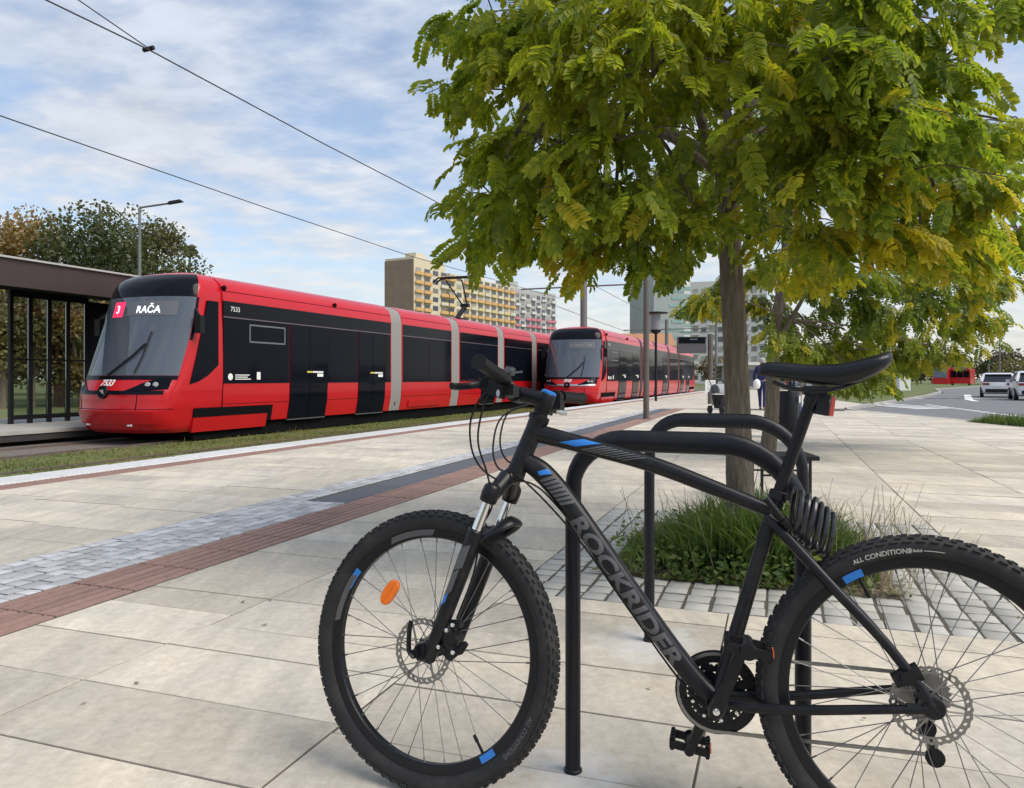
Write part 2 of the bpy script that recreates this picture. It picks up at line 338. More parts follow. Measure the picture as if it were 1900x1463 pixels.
M_TWIND = mat("tram_windscreen", (0.075, 0.088, 0.11), 0.06, spec=0.9)
M_TMASK = mat("tram_black_mask", (0.006, 0.007, 0.011), 0.12, spec=0.12)
M_BELL = mat("bellows_grey", (0.27, 0.265, 0.25), 0.8)
M_UNDER = mat("underframe", (0.008, 0.008, 0.009), 0.9, spec=0.05)
M_SIGNG = mat("display_grey", (0.13, 0.135, 0.15), 0.3)
M_LED = mat("led_white", (0.9, 0.9, 0.92), 0.5, emit=(1, 1, 1), estr=0.5)
M_PINK = mat("lit_line_panel", (0.8, 0.03, 0.1), 0.4, emit=(0.9, 0.03, 0.12), estr=0.4)
M_WHITE = mat("white_print", (0.8, 0.8, 0.78), 0.5)
M_YEL = mat("yellow_print", (0.7, 0.55, 0.08), 0.5)
M_LAMPG = mat("headlamp_glass", (0.45, 0.44, 0.4), 0.1, 0.6)
M_BRONZE = mat("bronze_cladding", (0.055, 0.037, 0.034), 0.5, 0.2, var=0.08, vscale=2)
M_ROOFE = mat("roof_edge_metal", (0.55, 0.53, 0.5), 0.4, 0.5)
M_DARKM = mat("dark_steel", (0.011, 0.0115, 0.014), 0.5, spec=.3)
M_POLE = mat("grey_brown_pole", (0.125, 0.11, 0.098), 0.5, 0.3, var=0.08, vscale=5)
M_GALV = mat("galvanised_pole", (0.2, 0.2, 0.2), 0.5, 0.5, var=0.08, vscale=4)
M_CONC = mat("concrete", (0.38, 0.37, 0.35), 0.85, var=0.14, vscale=2, bump=0.2)
M_WIRE = mat("wire_copper_dark", (0.05, 0.05, 0.055), 0.6, 0.4)
def glassmat():
    m = bpy.data.materials.new("shelter_glass"); m.use_nodes = True; t = m.node_tree; t.nodes.remove(t.nodes["Principled BSDF"])
    a = t.nodes.new("ShaderNodeBsdfTransparent"); a.inputs[0].default_value = (0.8, 0.84, 0.82, 1); g = t.nodes.new("ShaderNodeBsdfGlossy"); g.inputs[1].default_value = 0.03
    f = t.nodes.new("ShaderNodeFresnel"); f.inputs[0].default_value = 1.5; x = t.nodes.new("ShaderNodeMixShader")
    t.links.new(f.outputs[0], x.inputs[0]); t.links.new(a.outputs[0], x.inputs[1]); t.links.new(g.outputs[0], x.inputs[2]); t.links.new(x.outputs[0], t.nodes["Material Output"].inputs[0]); return m
M_GLASS = glassmat()
def barkmat():
    m = mat("bark", (0.15, 0.12, 0.09), 0.9, var=0.42, vscale=6, stretch=(7, 7, 1.0), dirt=(0.27, 0.24, 0.19), dscale=5, damt=0.7, bump=1.0, bscale=9)
    for nd in m.node_tree.nodes:
        if nd.type == 'BUMP': nd.inputs["Distance"].default_value = 0.03
    return m
M_BARK = barkmat()
M_LEAF = leafmat("robinia_leaf", [(0.34, (0.08, 0.14, 0.025)), (0.56, (0.19, 0.255, 0.036)), (0.76, (0.31, 0.35, 0.04)), (0.95, (0.42, 0.41, 0.045))], 0.54, 0.7, spread=0.3)
M_LEAF2 = leafmat("robinia_leaf_dark", [(0.34, (0.05, 0.1, 0.022)), (0.58, (0.12, 0.175, 0.03)), (0.78, (0.23, 0.27, 0.035))], 0.46, 0.45, spread=0.3)
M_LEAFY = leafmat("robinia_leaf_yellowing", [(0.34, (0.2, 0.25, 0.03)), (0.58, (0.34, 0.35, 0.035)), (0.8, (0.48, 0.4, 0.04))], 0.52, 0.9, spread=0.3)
M_OAK = leafmat("dark_green_leaf", [(0.35, (0.045, 0.06, 0.025)), (0.6, (0.08, 0.095, 0.036)), (0.85, (0.15, 0.135, 0.055))], 0.28, 0.2)
M_AUT = leafmat("autumn_leaf", [(0.35, (0.14, 0.105, 0.045)), (0.6, (0.25, 0.175, 0.065)), (0.85, (0.33, 0.2, 0.07))], 0.25, 0.2)
M_OLIVE = leafmat("olive_leaf", [(0.35, (0.085, 0.088, 0.035)), (0.6, (0.15, 0.14, 0.06)), (0.85, (0.23, 0.185, 0.075))], 0.25, 0.15)
M_HAZEL = leafmat("brown_green_leaf", [(0.35, (0.075, 0.07, 0.045)), (0.6, (0.12, 0.105, 0.07)), (0.85, (0.17, 0.135, 0.085))], 0.2, 0.08)
M_WEED = leafmat("weed_blade", [(0.3, (0.05, 0.095, 0.025)), (0.6, (0.095, 0.155, 0.04)), (0.85, (0.19, 0.22, 0.075))], 0.38, 3.0)
M_DRY = leafmat("dry_blade", [(0.3, (0.13, 0.11, 0.06)), (0.8, (0.25, 0.22, 0.13))], 0.2, 3.0)

# ------------------------------------------------------------------ ground, road, pavement
CA, SA = math.cos(R(PAV)), math.sin(R(PAV))
def loc2w(r, p): return (r * CA + p * SA, -r * SA + p * CA)        # paving frame (right, along) to world
def w2loc(x, y): return (x * CA - y * SA, x * SA + y * CA)
KD = Vector((math.sin(R(21)), math.cos(R(21)))); KN = Vector((KD.y, -KD.x)); K0 = Vector((-5.15, 7.58))   # kerb line of the tram platform
def kerb(s, off): p = K0 + KD * s + KN * off; return (p.x, p.y)
XR = 11.35                                                        # road side edge of the pavement
g = MB(); g.add([(-1500, -400, -.36), (1500, -400, -.36), (1500, 3500, -.36), (-1500, 3500, -.36)], [(0, 1, 2, 3)])
tag(g.build("ground", M_LAWN, smooth=0), kind="structure")
def clip(poly, a, n):                                             # keep the side where (p-a).n >= 0
    out = []; k = len(poly)
    for i in range(k):
        P, Q = poly[i], poly[(i + 1) % k]; dp = (P[0] - a[0]) * n[0] + (P[1] - a[1]) * n[1]; dq = (Q[0] - a[0]) * n[0] + (Q[1] - a[1]) * n[1]
        if dp >= 0: out.append(P)
        if (dp >= 0) != (dq >= 0):
            t = dp / (dp - dq); out.append((P[0] + (Q[0] - P[0]) * t, P[1] + (Q[1] - P[1]) * t))
    return out
kl0, klN = w2loc(*kerb(0, .56)), w2loc(*KN); xr0, xrN = w2loc(XR, 0), w2loc(-1, 0)
PMAX = 27.0
near_poly = [kerb(-18, -.25), kerb(19.6, -.25), (4.0 + 7.2, 26.5), (XR, 26.5), (XR, -10), kerb(-18, 6)]
ks = kerb(19.6, -.25)
near_poly = [kerb(-18, -.25), ks, (XR, 26.2), (XR, -10)]
far_poly = [ks, kerb(62, -.25), (32, 80), (17.5, 45), (14.42, 31.0), (12.1, 27.35), (XR, 26.2)]
pv = MB()
pl = [w2loc(*p) for p in near_poly][::-1]; pv.prism(pl, -.34, -.0035, 0)
pl = [w2loc(*p) for p in far_poly][::-1]; pv.prism(pl, -.34, 0.0, 1)
PVO = pv.build("pavement", [M_JOINT, M_TILE], smooth=0); PVO.rotation_euler = (0, 0, -R(PAV)); tag(PVO, kind="structure")
def seen(r, p, m=60):
    x, y = loc2w(r, p)
    if y < 1.2: return None
    u, v = 950 + F * x / y, V0 + F * H / y
    return (u, v, y) if -m < u < 1900 + m and v < 1463 + m * 2 else None
def slab_mesh(name, poly, mt, th=.02, ch=.0015, z1=0.0):
    n = len(poly); cx = sum(p[0] for p in poly) / n; cy = sum(p[1] for p in poly) / n
    def ins(p, d):
        dx, dy = cx - p[0], cy - p[1]; l = max(math.hypot(dx, dy), 1e-6); return (p[0] + dx / l * d, p[1] + dy / l * d)
    m = MB(); V = [(p[0], p[1], z1 - th) for p in poly] + [(p[0], p[1], z1 - ch) for p in poly] + [(*ins(p, ch * 1.6), z1) for p in poly]
    Fc = [tuple(range(2 * n, 3 * n))]
    for k in (0, 1): Fc += [(k * n + i, k * n + (i + 1) % n, (k + 1) * n + (i + 1) % n, (k + 1) * n + i) for i in range(n)]
    m.add(V, Fc); return m
cand = []                                                         # (depth, poly in paving frame)
def add_tiles(q0, q1, ps, strip=False):
    for a, b in zip(ps, ps[1:]):
        poly = [(-q1 + .0035, a + .0038), (-q0 - .0038, a + .0038), (-q0 - .0038, b - .0038), (-q1 + .0038, b - .0038)]
        poly = clip(poly, kl0, klN); 
        if len(poly) < 3: continue
        poly = clip(poly, xr0, xrN)
        if len(poly) < 3: continue
        c = (sum(p[0] for p in poly) / len(poly), sum(p[1] for p in poly) / len(poly))
        y = loc2w(*c)[1]; s = seen(*c, 150)
        if loc2w(*c)[1] > 26: continue
        cand.append((s[2] if s else 99, y, poly, c))
def rows(start, end, first=()):
    ps = list(first) if first else [start]
    while ps[-1] < end: ps.append(ps[-1] + random.choice((.383, .383, .383, .256, .51)))
    return ps
base0 = [-.35, .05, .44, .82, 1.2]
add_tiles(2.262, 2.955, rows(0, 26, base0 + [1.587, 1.97, 2.347, 2.73, 2.985, 3.40]))
add_tiles(1.235, 2.262, rows(0, 26, base0 + [1.587, 1.97, 2.347, 2.59, 2.98, 3.37]))
for q0, q1 in ((.2, 1.235), (-1.03, .2)):
    add_tiles(q0, q1, base0[:4] + [1.16, 1.54, 1.92, 2.30, 2.675, 2.886, 3.277, 3.47])
    add_tiles(q0, q1, rows(6.0, 26))
q = -1.03
for i in range(14): add_tiles(q - 1.06, q, rows(-.5 + random.random() * .3, 26 + i)); q -= 1.06
q = 4.085
for i, wq in enumerate((.95, 1.03, 1.03, 1.03, 1.03, 1.03)): add_tiles(q, q + wq, rows(1.0 + random.random() * .3, 26)); q += wq
cand.sort(key=lambda c: c[0])
cache = {}
far_t = MB()
for i, (d, y, poly, c) in enumerate(cand):
    if i < 300 and d < 50:
        rel = [(p[0] - c[0], p[1] - c[1]) for p in poly]; key = tuple(round(x, 3) for p in rel for x in p)
        if key not in cache: cache[key] = slab_mesh("tile", rel, M_TILE).mesh("tile", M_TILE, 0)
        o = link("tile", cache[key], PVO, (c[0], c[1], random.uniform(-.002, .0015)))
        o.rotation_euler = (random.gauss(0, .0012), random.gauss(0, .0012), random.gauss(0, .0008))
    else: far_t.prism(poly, -.02, random.uniform(-.002, .001))
tag(far_t.build("tile", M_TILE, PVO, smooth=0, fix=False), kind="stuff")

def piece_sets(items, meshes, parent, name, mt, limit=300):
    """items: (r,p,w,d) in the paving frame; nearest visible ones become parts, the rest one joined part"""
    it = sorted(items, key=lambda q: (seen(q[0], q[1], 20) or (0, 0, 99))[2]); far = MB(); n = 0
    for r, p, wd, dp in it:
        s = seen(r, p, 20)
        if n < limit and s:
            o = link(name, random.choice(meshes), parent, (r, p, random.uniform(.0, .0045)))
            o.scale = (wd, dp, 1); o.rotation_euler = (random.gauss(0, .009), random.gauss(0, .009), random.gauss(0, .02)); n += 1
        else:
            x0, x1, y0, y1 = r - wd / 2, r + wd / 2, p - dp / 2, p + dp / 2; j = lambda: random.uniform(-.004, .004)
            far.prism([(x0 + j(), y0 + j()), (x1 + j(), y0 + j()), (x1 + j(), y1 + j()), (x0 + j(), y1 + j())], -.02, random.uniform(.0, .004))
    if far.f: tag(far.build(name, mt, parent, smooth=0, fix=False), kind="stuff")
def sett_meshes(mt, n=6):
    out = []
    for i in range(n):
        poly = [(sx * .5 * random.uniform(.93, 1), sy * .5 * random.uniform(.93, 1)) for sx, sy in ((-1, -1), (0, -1.02), (1, -1), (1, 1), (0, 1.02), (-1, 1))]
        m = slab_mesh("sett", poly, mt, .03, .0035); m.v = m.v[:12] + [(a * .93, b * .93, c + random.uniform(-.002, .002)) for a, b, c in m.v[12:]]
        out.append(m.mesh("sett", mt, 50))
    return out
# grey granite sett band
SB = MB(); SB.prism([(-4.085, -.5), (-3.395, -.5), (-3.395, 26.5), (-4.085, 26.5)], -.0036, -.0032)
sb = SB.build("sett_band", M_JOINT, smooth=0); sb.rotation_euler = (0, 0, -R(PAV)); tag(sb, kind="structure")
items = []
for k in range(7):
    q = 3.395 + (k + .5) * .0985; p = .6 + random.random() * .1
    while p < 26.3:
        ln = random.choice((.085, .1, .1, .115, .14))
        if q < 3.745 and p + ln > 5.49:
            ln = 5.492 - p
            if ln > .03: items.append((-q, p + ln / 2, .091, ln - .009))
            break
        items.append((-q, p + ln / 2, .091, ln - .009)); p += ln
piece_sets(items, sett_meshes(M_SETT), sb, "sett", M_SETT)
# dark granite strip
DS = MB(); DS.prism([(-3.745, 5.5), (-3.395, 5.5), (-3.395, 26.5), (-3.745, 26.5)], -.008, -.006)
dso = DS.build("dark_strip", M_JOINT, smooth=0); dso.rotation_euler = (0, 0, -R(PAV)); tag(dso, kind="structure")
dsm = slab_mesh("slab", [(-.172, -.496), (.172, -.496), (.172, .496), (-.172, .496)], M_DARKST, .012).mesh("slab", M_DARKST, 0)
for i in range(21): link("slab", dsm, dso, (-3.57, 6.0 + i, random.uniform(-.001, .002)))
# red guide band of ribbed tiles
GB = MB(); GB.prism([(-3.392, -.5), (-2.96, -.5), (-2.96, 26.5), (-3.392, 26.5)], -.0145, -.009)
gb = GB.build("guide_band", M_JOINT, smooth=0); gb.rotation_euler = (0, 0, -R(PAV)); tag(gb, kind="structure")
def ribbed(w, d, nr):
    m = slab_mesh("tile", [(-w / 2, -d / 2), (w / 2, -d / 2), (w / 2, d / 2), (-w / 2, d / 2)], M_RED, .02, .002, -.0085)
    for i in range(nr):
        x = -w / 2 + (i + .5) * w / nr; a, b = w / nr * .42, w / nr * .35
        m.add([(x - a, -d / 2 + .004, -.0085), (x + a, -d / 2 + .004, -.0085), (x + b, -d / 2 + .006, .003), (x - b, -d / 2 + .006, .003), (x - a, d / 2 - .004, -.0085), (x + a, d / 2 - .004, -.0085), (x + b, d / 2 - .006, .003), (x - b, d / 2 - .006, .003)],
              [(3, 2, 6, 7), (0, 3, 7, 4), (2, 1, 5, 6), (0, 1, 2, 3), (5, 4, 7, 6)])
    return m
rm = ribbed(.211, .426, 3).mesh("tile", M_RED, 0)
n = 0; fr = MB()
for i in range(62):
    p = .3 + i * .43
    for q in (3.068, 3.284):
        if n < 150 and seen(-q, p, 250): link("tile", rm, gb, (-q, p + .215, random.uniform(-.0015, .0015))); n += 1
        else: fr.T = (lambda P, q=q, p=p: Vector((P.x - q, P.y + p + .215, P.z))); k = ribbed(.211, .426, 3); fr.add(k.v, k.f)
tag(fr.build("tile", M_RED, gb, smooth=0, fix=False), kind="stuff")
# kerb of the tram platform with its red strip; local frame: x to the right of the kerb, y along it
KO = MB(); KO.prism([(-.25, -18), (.56, -18), (.56, 62), (-.25, 62)], -.3, -.012)
ko = KO.build("platform_kerb", M_JOINT, smooth=0); ko.location = (K0.x, K0.y, 0); ko.rotation_euler = (0, 0, -R(21)); tag(ko, kind="structure")
km = slab_mesh("kerb_stone", [(-.26, -.497), (.24, -.497), (.24, .497), (-.26, .497)], M_KERB, .14, .02, .012).mesh("kerb_stone", M_KERB, 0)
for i in range(62): link("kerb_stone", km, ko, (0, -4 + i, random.uniform(-.002, .002)))
def crossrib():
    m = slab_mesh("tile", [(-.153, -.148), (.153, -.148), (.153, .148), (-.153, .148)], M_RED, .02, .002, .001)
    for i in range(5):
        y = -.12 + i * .06; m.add([(-.145, y - .018, .001), (.145, y - .018, .001), (.145, y + .018, .001), (-.145, y + .018, .001), (-.14, y - .012, .006), (.14, y - .012, .006), (.14, y + .012, .006), (-.14, y + .012, .006)], [(4, 5, 6, 7), (0, 1, 5, 4), (1, 2, 6, 5), (2, 3, 7, 6), (3, 0, 4, 7)])
    return m
rm2 = crossrib().mesh("tile", M_RED, 0); fr = MB()
for i in range(200):
    y = -3.9 + i * .3
    if i < 110: link("tile", rm2, ko, (.4, y, random.uniform(-.001, .001)))
    else: fr.T = (lambda P, y=y: Vector((P.x + .4, P.y + y, P.z))); k = crossrib(); fr.add(k.v, k.f)
tag(fr.build("tile", M_RED, ko, smooth=0, fix=False), kind="stuff")
# tree pit: sett frame, bare soil
TP = MB(); TP.prism([(-1.235, 3.47), (1.03, 3.47), (1.03, 6.0), (-1.235, 6.0)], -.0036, -.0032)
tp = TP.build("tree_pit", M_JOINT, smooth=0); tp.rotation_euler = (0, 0, -R(PAV)); tag(tp, kind="structure")
items = []
for i in range(19):
    for j in range(21):
        r, p = -1.235 + (i + .5) * .1192, 3.47 + (j + .5) * .1204
        if -.92 < r < .6 and 3.95 < p < 5.5: continue
        items.append((r + random.uniform(-.004, .004), p + random.uniform(-.004, .004), .109, .1045))
piece_sets(items, sett_meshes(M_PSETT), tp, "sett", M_PSETT)
so_ = MB(); ring = []
for k in range(9):
    for j in range(9):
        ring.append((-.92 + 1.52 * k / 8, 3.95 + 1.55 * j / 8, -.004 + (.03 if 0 < k < 8 and 0 < j < 8 else 0) * random.random()))
so_.add(ring, [(k * 9 + j, (k + 1) * 9 + j, (k + 1) * 9 + j + 1, k * 9 + j + 1) for k in range(8) for j in range(8)])
so_ = so_.build("soil", M_SOIL); so_.rotation_euler = (0, 0, -R(PAV)); tag(so_, kind="structure")

# road, its kerb and markings
rd = MB(); rd.add([(p[0], p[1], -.1) for p in [(XR + .15, -12), (60, -12), (75, 40), (120, 80), (230, 200), (215, 215), (75, 118), (44, 78), (35.5, 62), (26, 47), (18.7, 36.5), (14.6, 30.6), (12.2, 27.2), (XR + .15, 25.5)]], [tuple(range(14))])
tag(rd.build("road", M_ASPH, smooth=0), kind="structure")
rk = MB()
kpts = [(XR + .075, -12), (XR + .075, 15), (XR + .075, 25.5), (12.15, 27.3), (14.5, 30.8), (18.6, 36.7), (25.9, 47.3), (35.4, 62.3), (43.9, 78.3), (74.9, 118.3), (215, 215.5)]
for a, b in zip(kpts, kpts[1:]): rk.bar((*a, -.11), (*b, -.11), .15, .234)
tag(rk.build("road_kerb", M_CONC, smooth=0), kind="structure")
mk = MB()
def stripe(a, b, wd):
    a, b = Vector((*a, -.095)), Vector((*b, -.095)); d = (b - a).normalized(); nn = Vector((-d.y, d.x, 0)) * wd / 2
    mk.add([a - nn, b - nn, b + nn, a + nn], [(0, 1, 2, 3)])
edge = [gp(1905, 774, -.095), gp(1850, 768, -.095), gp(1800, 761.5, -.095), gp(1755, 756, -.095), gp(1715, 750.5, -.095)]
for a, b in zip(edge, edge[1:]):
    for k in range(3): stripe((a.lerp(b, k / 3)).xy, (a.lerp(b, (k + .6) / 3)).xy, .28)
for k in range(6):                                             # zebra crossing
    a = gp(1606 + k * 24, 748 + k * 2.0, -.095); stripe((a.x - .9, a.y - .35), (a.x + .9, a.y + .35), .5)
for k in range(4):
    a = gp(1712 + k * 27, 740, -.095); stripe((a.x - .8, a.y), (a.x + .8, a.y), .55)
a = gp(1795, 733, -.095); b = gp(1798, 742, -.095); c = gp(1812, 745, -.095); stripe(a.xy, b.xy, .4); stripe(b.xy, c.xy, .3)
tag(mk.build("road_markings", M_PAINT, smooth=0), kind="structure")
# grass island left of the road and far verge
isl = MB(); isl.add([(14.5, 31.0, -.02), (18.5, 36.9, -.02), (25.8, 47.5, -.02), (35.3, 62.5, -.02), (43.8, 78.5, -.02), (74, 119, -.02), (52, 126, -.02), (32, 80.2, -.02), (17.6, 45.0, -.02)], [tuple(range(9))])
tag(isl.build("grass_island", M_LAWN, smooth=0), kind="structure")

# ------------------------------------------------------------------ tram tracks
TA = R(21.4); TD = Vector((math.sin(TA), math.cos(TA), 0)); TN = Vector((-TD.y, TD.x, 0))    # along the trams, and away from the camera
T1 = Vector((-8.2, 14.6, -.27)); T2 = Vector((2.2, 31.6, -.27))
tb = MB()
ctr1 = T1.copy(); 
def tw(o, x, y, z=0): return o + TD * x + TN * y + Vector((0, 0, z))
tb.add([tw(T1, -40, -1.0, -.012), tw(T1, 120, -1.0, -.012), tw(T1, 120, 1.8, -.012), tw(T1, -40, 1.8, -.012)], [(3, 2, 1, 0)])
tag(tb.build("track_bed", M_GRAVEL, smooth=0), kind="structure")
gs = MB(); gs.add([tw(T1, -40, -.95, .0), tw(T1, 140, -.95, .0), tw(T1, 140, -5.2, .0), tw(T1, -40, -5.2, .0)], [(0, 1, 2, 3)])
tag(gs.build("track_lawn", M_LAWN, smooth=0), kind="structure")
for o in (T1, T2 - TD * 20):
    t = thing("tram_track", "pair of steel rails sunk in the gravel under the front tram" if o is T1 else "pair of steel rails sunk in the grass beside the white kerb", "tram track", tw(o, 0, 0, 0), -TA)
    for sx in (-.72, .72):
        rb = MB(); rb.box((sx, 40, .005), (.07, 150, .05)); rb.build("rail", M_RAIL, t, smooth=0)
# grass blades beside the tracks: too many to count
nb = 70000
bx_ = rng.uniform(-12, 45, nb); by_ = -rng.uniform(.85, 5.0, nb); hgt = rng.uniform(.015, .055, nb) * (1 + (rng.random(nb) < .02) * 1.6) * (.5 + np.abs(np.sin(bx_ * 1.7) * np.cos(by_ * 2.3 + bx_ * .6)))
o3 = np.array(T1)[None] + np.array(TD)[None] * bx_[:, None] + np.array(TN)[None] * by_[:, None]
ang = rng.uniform(0, 6.28, nb); wv = np.stack([np.cos(ang), np.sin(ang), 0 * ang], 1) * rng.uniform(.005, .014, nb)[:, None]
tip = o3 + np.stack([rng.normal(0, .03, nb), rng.normal(0, .03, nb), hgt], 1)
tag(link("track_grass", poly_mesh("track_grass", np.stack([o3 - wv, o3 + wv, tip], 1), 3)), kind="stuff").data.materials.append(M_BLADE)
# opposite platform: concrete deck over a recessed face, the overhang's shadow put into its colour
M_SHADOWC = mat("shadowed_concrete", (0.035, 0.034, 0.033), 0.9, var=.2, vscale=3)
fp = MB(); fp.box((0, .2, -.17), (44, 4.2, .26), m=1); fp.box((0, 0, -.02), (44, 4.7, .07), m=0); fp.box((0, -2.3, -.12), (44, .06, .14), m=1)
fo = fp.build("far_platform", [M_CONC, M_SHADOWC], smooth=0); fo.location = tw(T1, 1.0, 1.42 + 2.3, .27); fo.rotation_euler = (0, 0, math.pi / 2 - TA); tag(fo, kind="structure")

# ------------------------------------------------------------------ trams (local: x to the rear, -y the side towards the platform, z above the rail)
HW = [(.2, 1.12), (.34, 1.15), (.74, 1.225), (1.21, 1.25), (2.99, 1.25), (3.22, 1.215), (3.36, 1.15), (3.48, 1.0), (3.55, .8), (3.6, .45), (3.61, 0)]
def hw(z): return interp(z, HW)
LEV = [(.22, .62, .50, 1.06), (.30, .47, .56, 1.12), (.45, .37, .62, 1.16), (.68, .30, .68, 1.2), (.72, .315, .685, 1.21), (1.02, .33, .7, 1.23), (1.06, .35, .705, 1.235), (1.32, .5, .72, 1.25), (1.8, .70, .68, 1.25), (2.4, .95, .6, 1.24), (2.9, 1.1, .55, 1.22), (3.2, 1.22, .50, 1.19), (3.36, 1.34, .44, 1.12), (3.48, 1.5, .37, .98), (3.55, 1.7, .28, .8), (3.6, 1.94, .2, .5)]
def lev(z):
    return [interp(z, [(l[0], l[k]) for l in LEV]) for k in (1, 2, 3)]
XB = 2.25
def cab(t, z, off=0.0):
    def raw(t, z):
        x0, c, w_ = lev(z); a = abs(t) / .66; s = 1 if t >= 0 else -1
        if a <= 1: return Vector((x0 + c * (1 - math.cos(a * math.pi / 2)) ** .92, s * w_ * math.sin(a * math.pi / 2) ** .86 if a > 0 else 0, z))
        return Vector((lerp(x0 + c, XB, (abs(t) - .66) / .34), s * w_, z))
    p = raw(t, z)
    if off:
        e = 1e-3; du = raw(min(t + e, 1), z) - raw(max(t - e, -1), z); dv = raw(t, min(z + .01, 3.6)) - raw(t, max(z - .01, .22))
        nn = du.cross(dv)
        if nn.length > 1e-9:
            nn.normalize()
            if nn.x > 0 and abs(t) < .6: nn = -nn
            elif abs(t) >= .6 and nn.y * t < 0: nn = -nn
            p = p + nn * off
    return p
def cab_t(y, z):                                                   # the t that gives this y on the front
    w_ = lev(z)[2]; r = min(abs(y) / w_, 1) ** (1 / .86); return math.copysign(.66 * math.asin(r) / (math.pi / 2), y)
def cabpatch(mb, ts, zs, off, edge=None, m=0):                     # grid patch proud of the cab, with a rim back to the skin
    nt_, nz_ = len(ts), len(zs); front = []; back = []
    for j, z in enumerate(zs):
        for i, t in enumerate(ts):
            tt = t if edge is None else t * edge(z)
            front.append(cab(tt, z, off)); back.append(cab(tt, z, -.01))
    V = front + back; nn = nt_ * nz_; Fc = []
    for j in range(nz_ - 1):
        for i in range(nt_ - 1): Fc.append((j * nt_ + i, j * nt_ + i + 1, (j + 1) * nt_ + i + 1, (j + 1) * nt_ + i))
    rim = [i for i in range(nt_)] + [j * nt_ + nt_ - 1 for j in range(1, nz_)] + [(nz_ - 1) * nt_ + i for i in range(nt_ - 2, -1, -1)] + [j * nt_ for j in range(nz_ - 2, 0, -1)]
    for a, b in zip(rim, rim[1:] + rim[:1]): Fc.append((a, nn + a, nn + b, b))
    mb.add(V, Fc, m)
def cabband(mb, ys, zlo, zhi, off):                                 # strip between two curves z(y) laid on the front
    n = len(ys); V = []
    for k in range(4):
        for y in ys: z = lerp(zlo(y), zhi(y), k / 3); V.append(cab(cab_t(y, z), z, off))
    for k in (0, 3):
        for y in ys: z = lerp(zlo(y), zhi(y), k / 3); V.append(cab(cab_t(y, z), z, -.01))
    Fc = [(k * n + i, k * n + i + 1, (k + 1) * n + i + 1, (k + 1) * n + i) for k in range(3) for i in range(n - 1)] + [(i, i + 1, 4 * n + i + 1, 4 * n + i) for i in range(n - 1)] + [(3 * n + i, 3 * n + i + 1, 5 * n + i + 1, 5 * n + i) for i in range(n - 1)]
    mb.add(V, Fc)
def cabtext(mb, txt, size, yc, zc, off, slant=0.0, m=0):
    V, Fc = text_geo(txt, size, None, .003)
    mb.add([cab(cab_t(yc - x, zc + y), zc + y, off) for x, y in V], Fc, m)   # read from the front, -y is to the right
def sidepanel(mb, sg, x0, x1, z0, z1, off, m=0):
    zs = [z0] + [z for z, _ in HW if z0 + .01 < z < z1 - .01] + [z1]
    V = []
    for z in zs: V += [(x0, sg * (hw(z) + off), z), (x1, sg * (hw(z) + off), z), (x1, sg * (hw(z) - .02), z), (x0, sg * (hw(z) - .02), z)]
    k = len(zs); Fc = []
    for i in range(k - 1):
        a, b = i * 4, i * 4 + 4
        Fc += [(a, a + 1, b + 1, b), (a + 1, a + 2, b + 2, b + 1), (a + 3, a, b, b + 3)]
    Fc += [(0, 3, 2, 1), (4 * k - 4, 4 * k - 3, 4 * k - 2, 4 * k - 1)]
    mb.add(V, Fc, m)
def sidetext(mb, sg, txt, size, x, z, off, m=0):
    V, Fc = text_geo(txt, size); mb.add([(x - sg * a, sg * (hw(z + b) + off), z + b) for a, b in V], Fc, m)
SECT = [(XB, 9.3), (9.92, 13.45), (14.07, 17.74), (18.38, 21.8), (22.42, 29.0)]
DOORS = [(4.49, 6.04), (7.49, 8.93), (16.05, 17.5), (22.9, 24.3), (25.6, 27.1)]
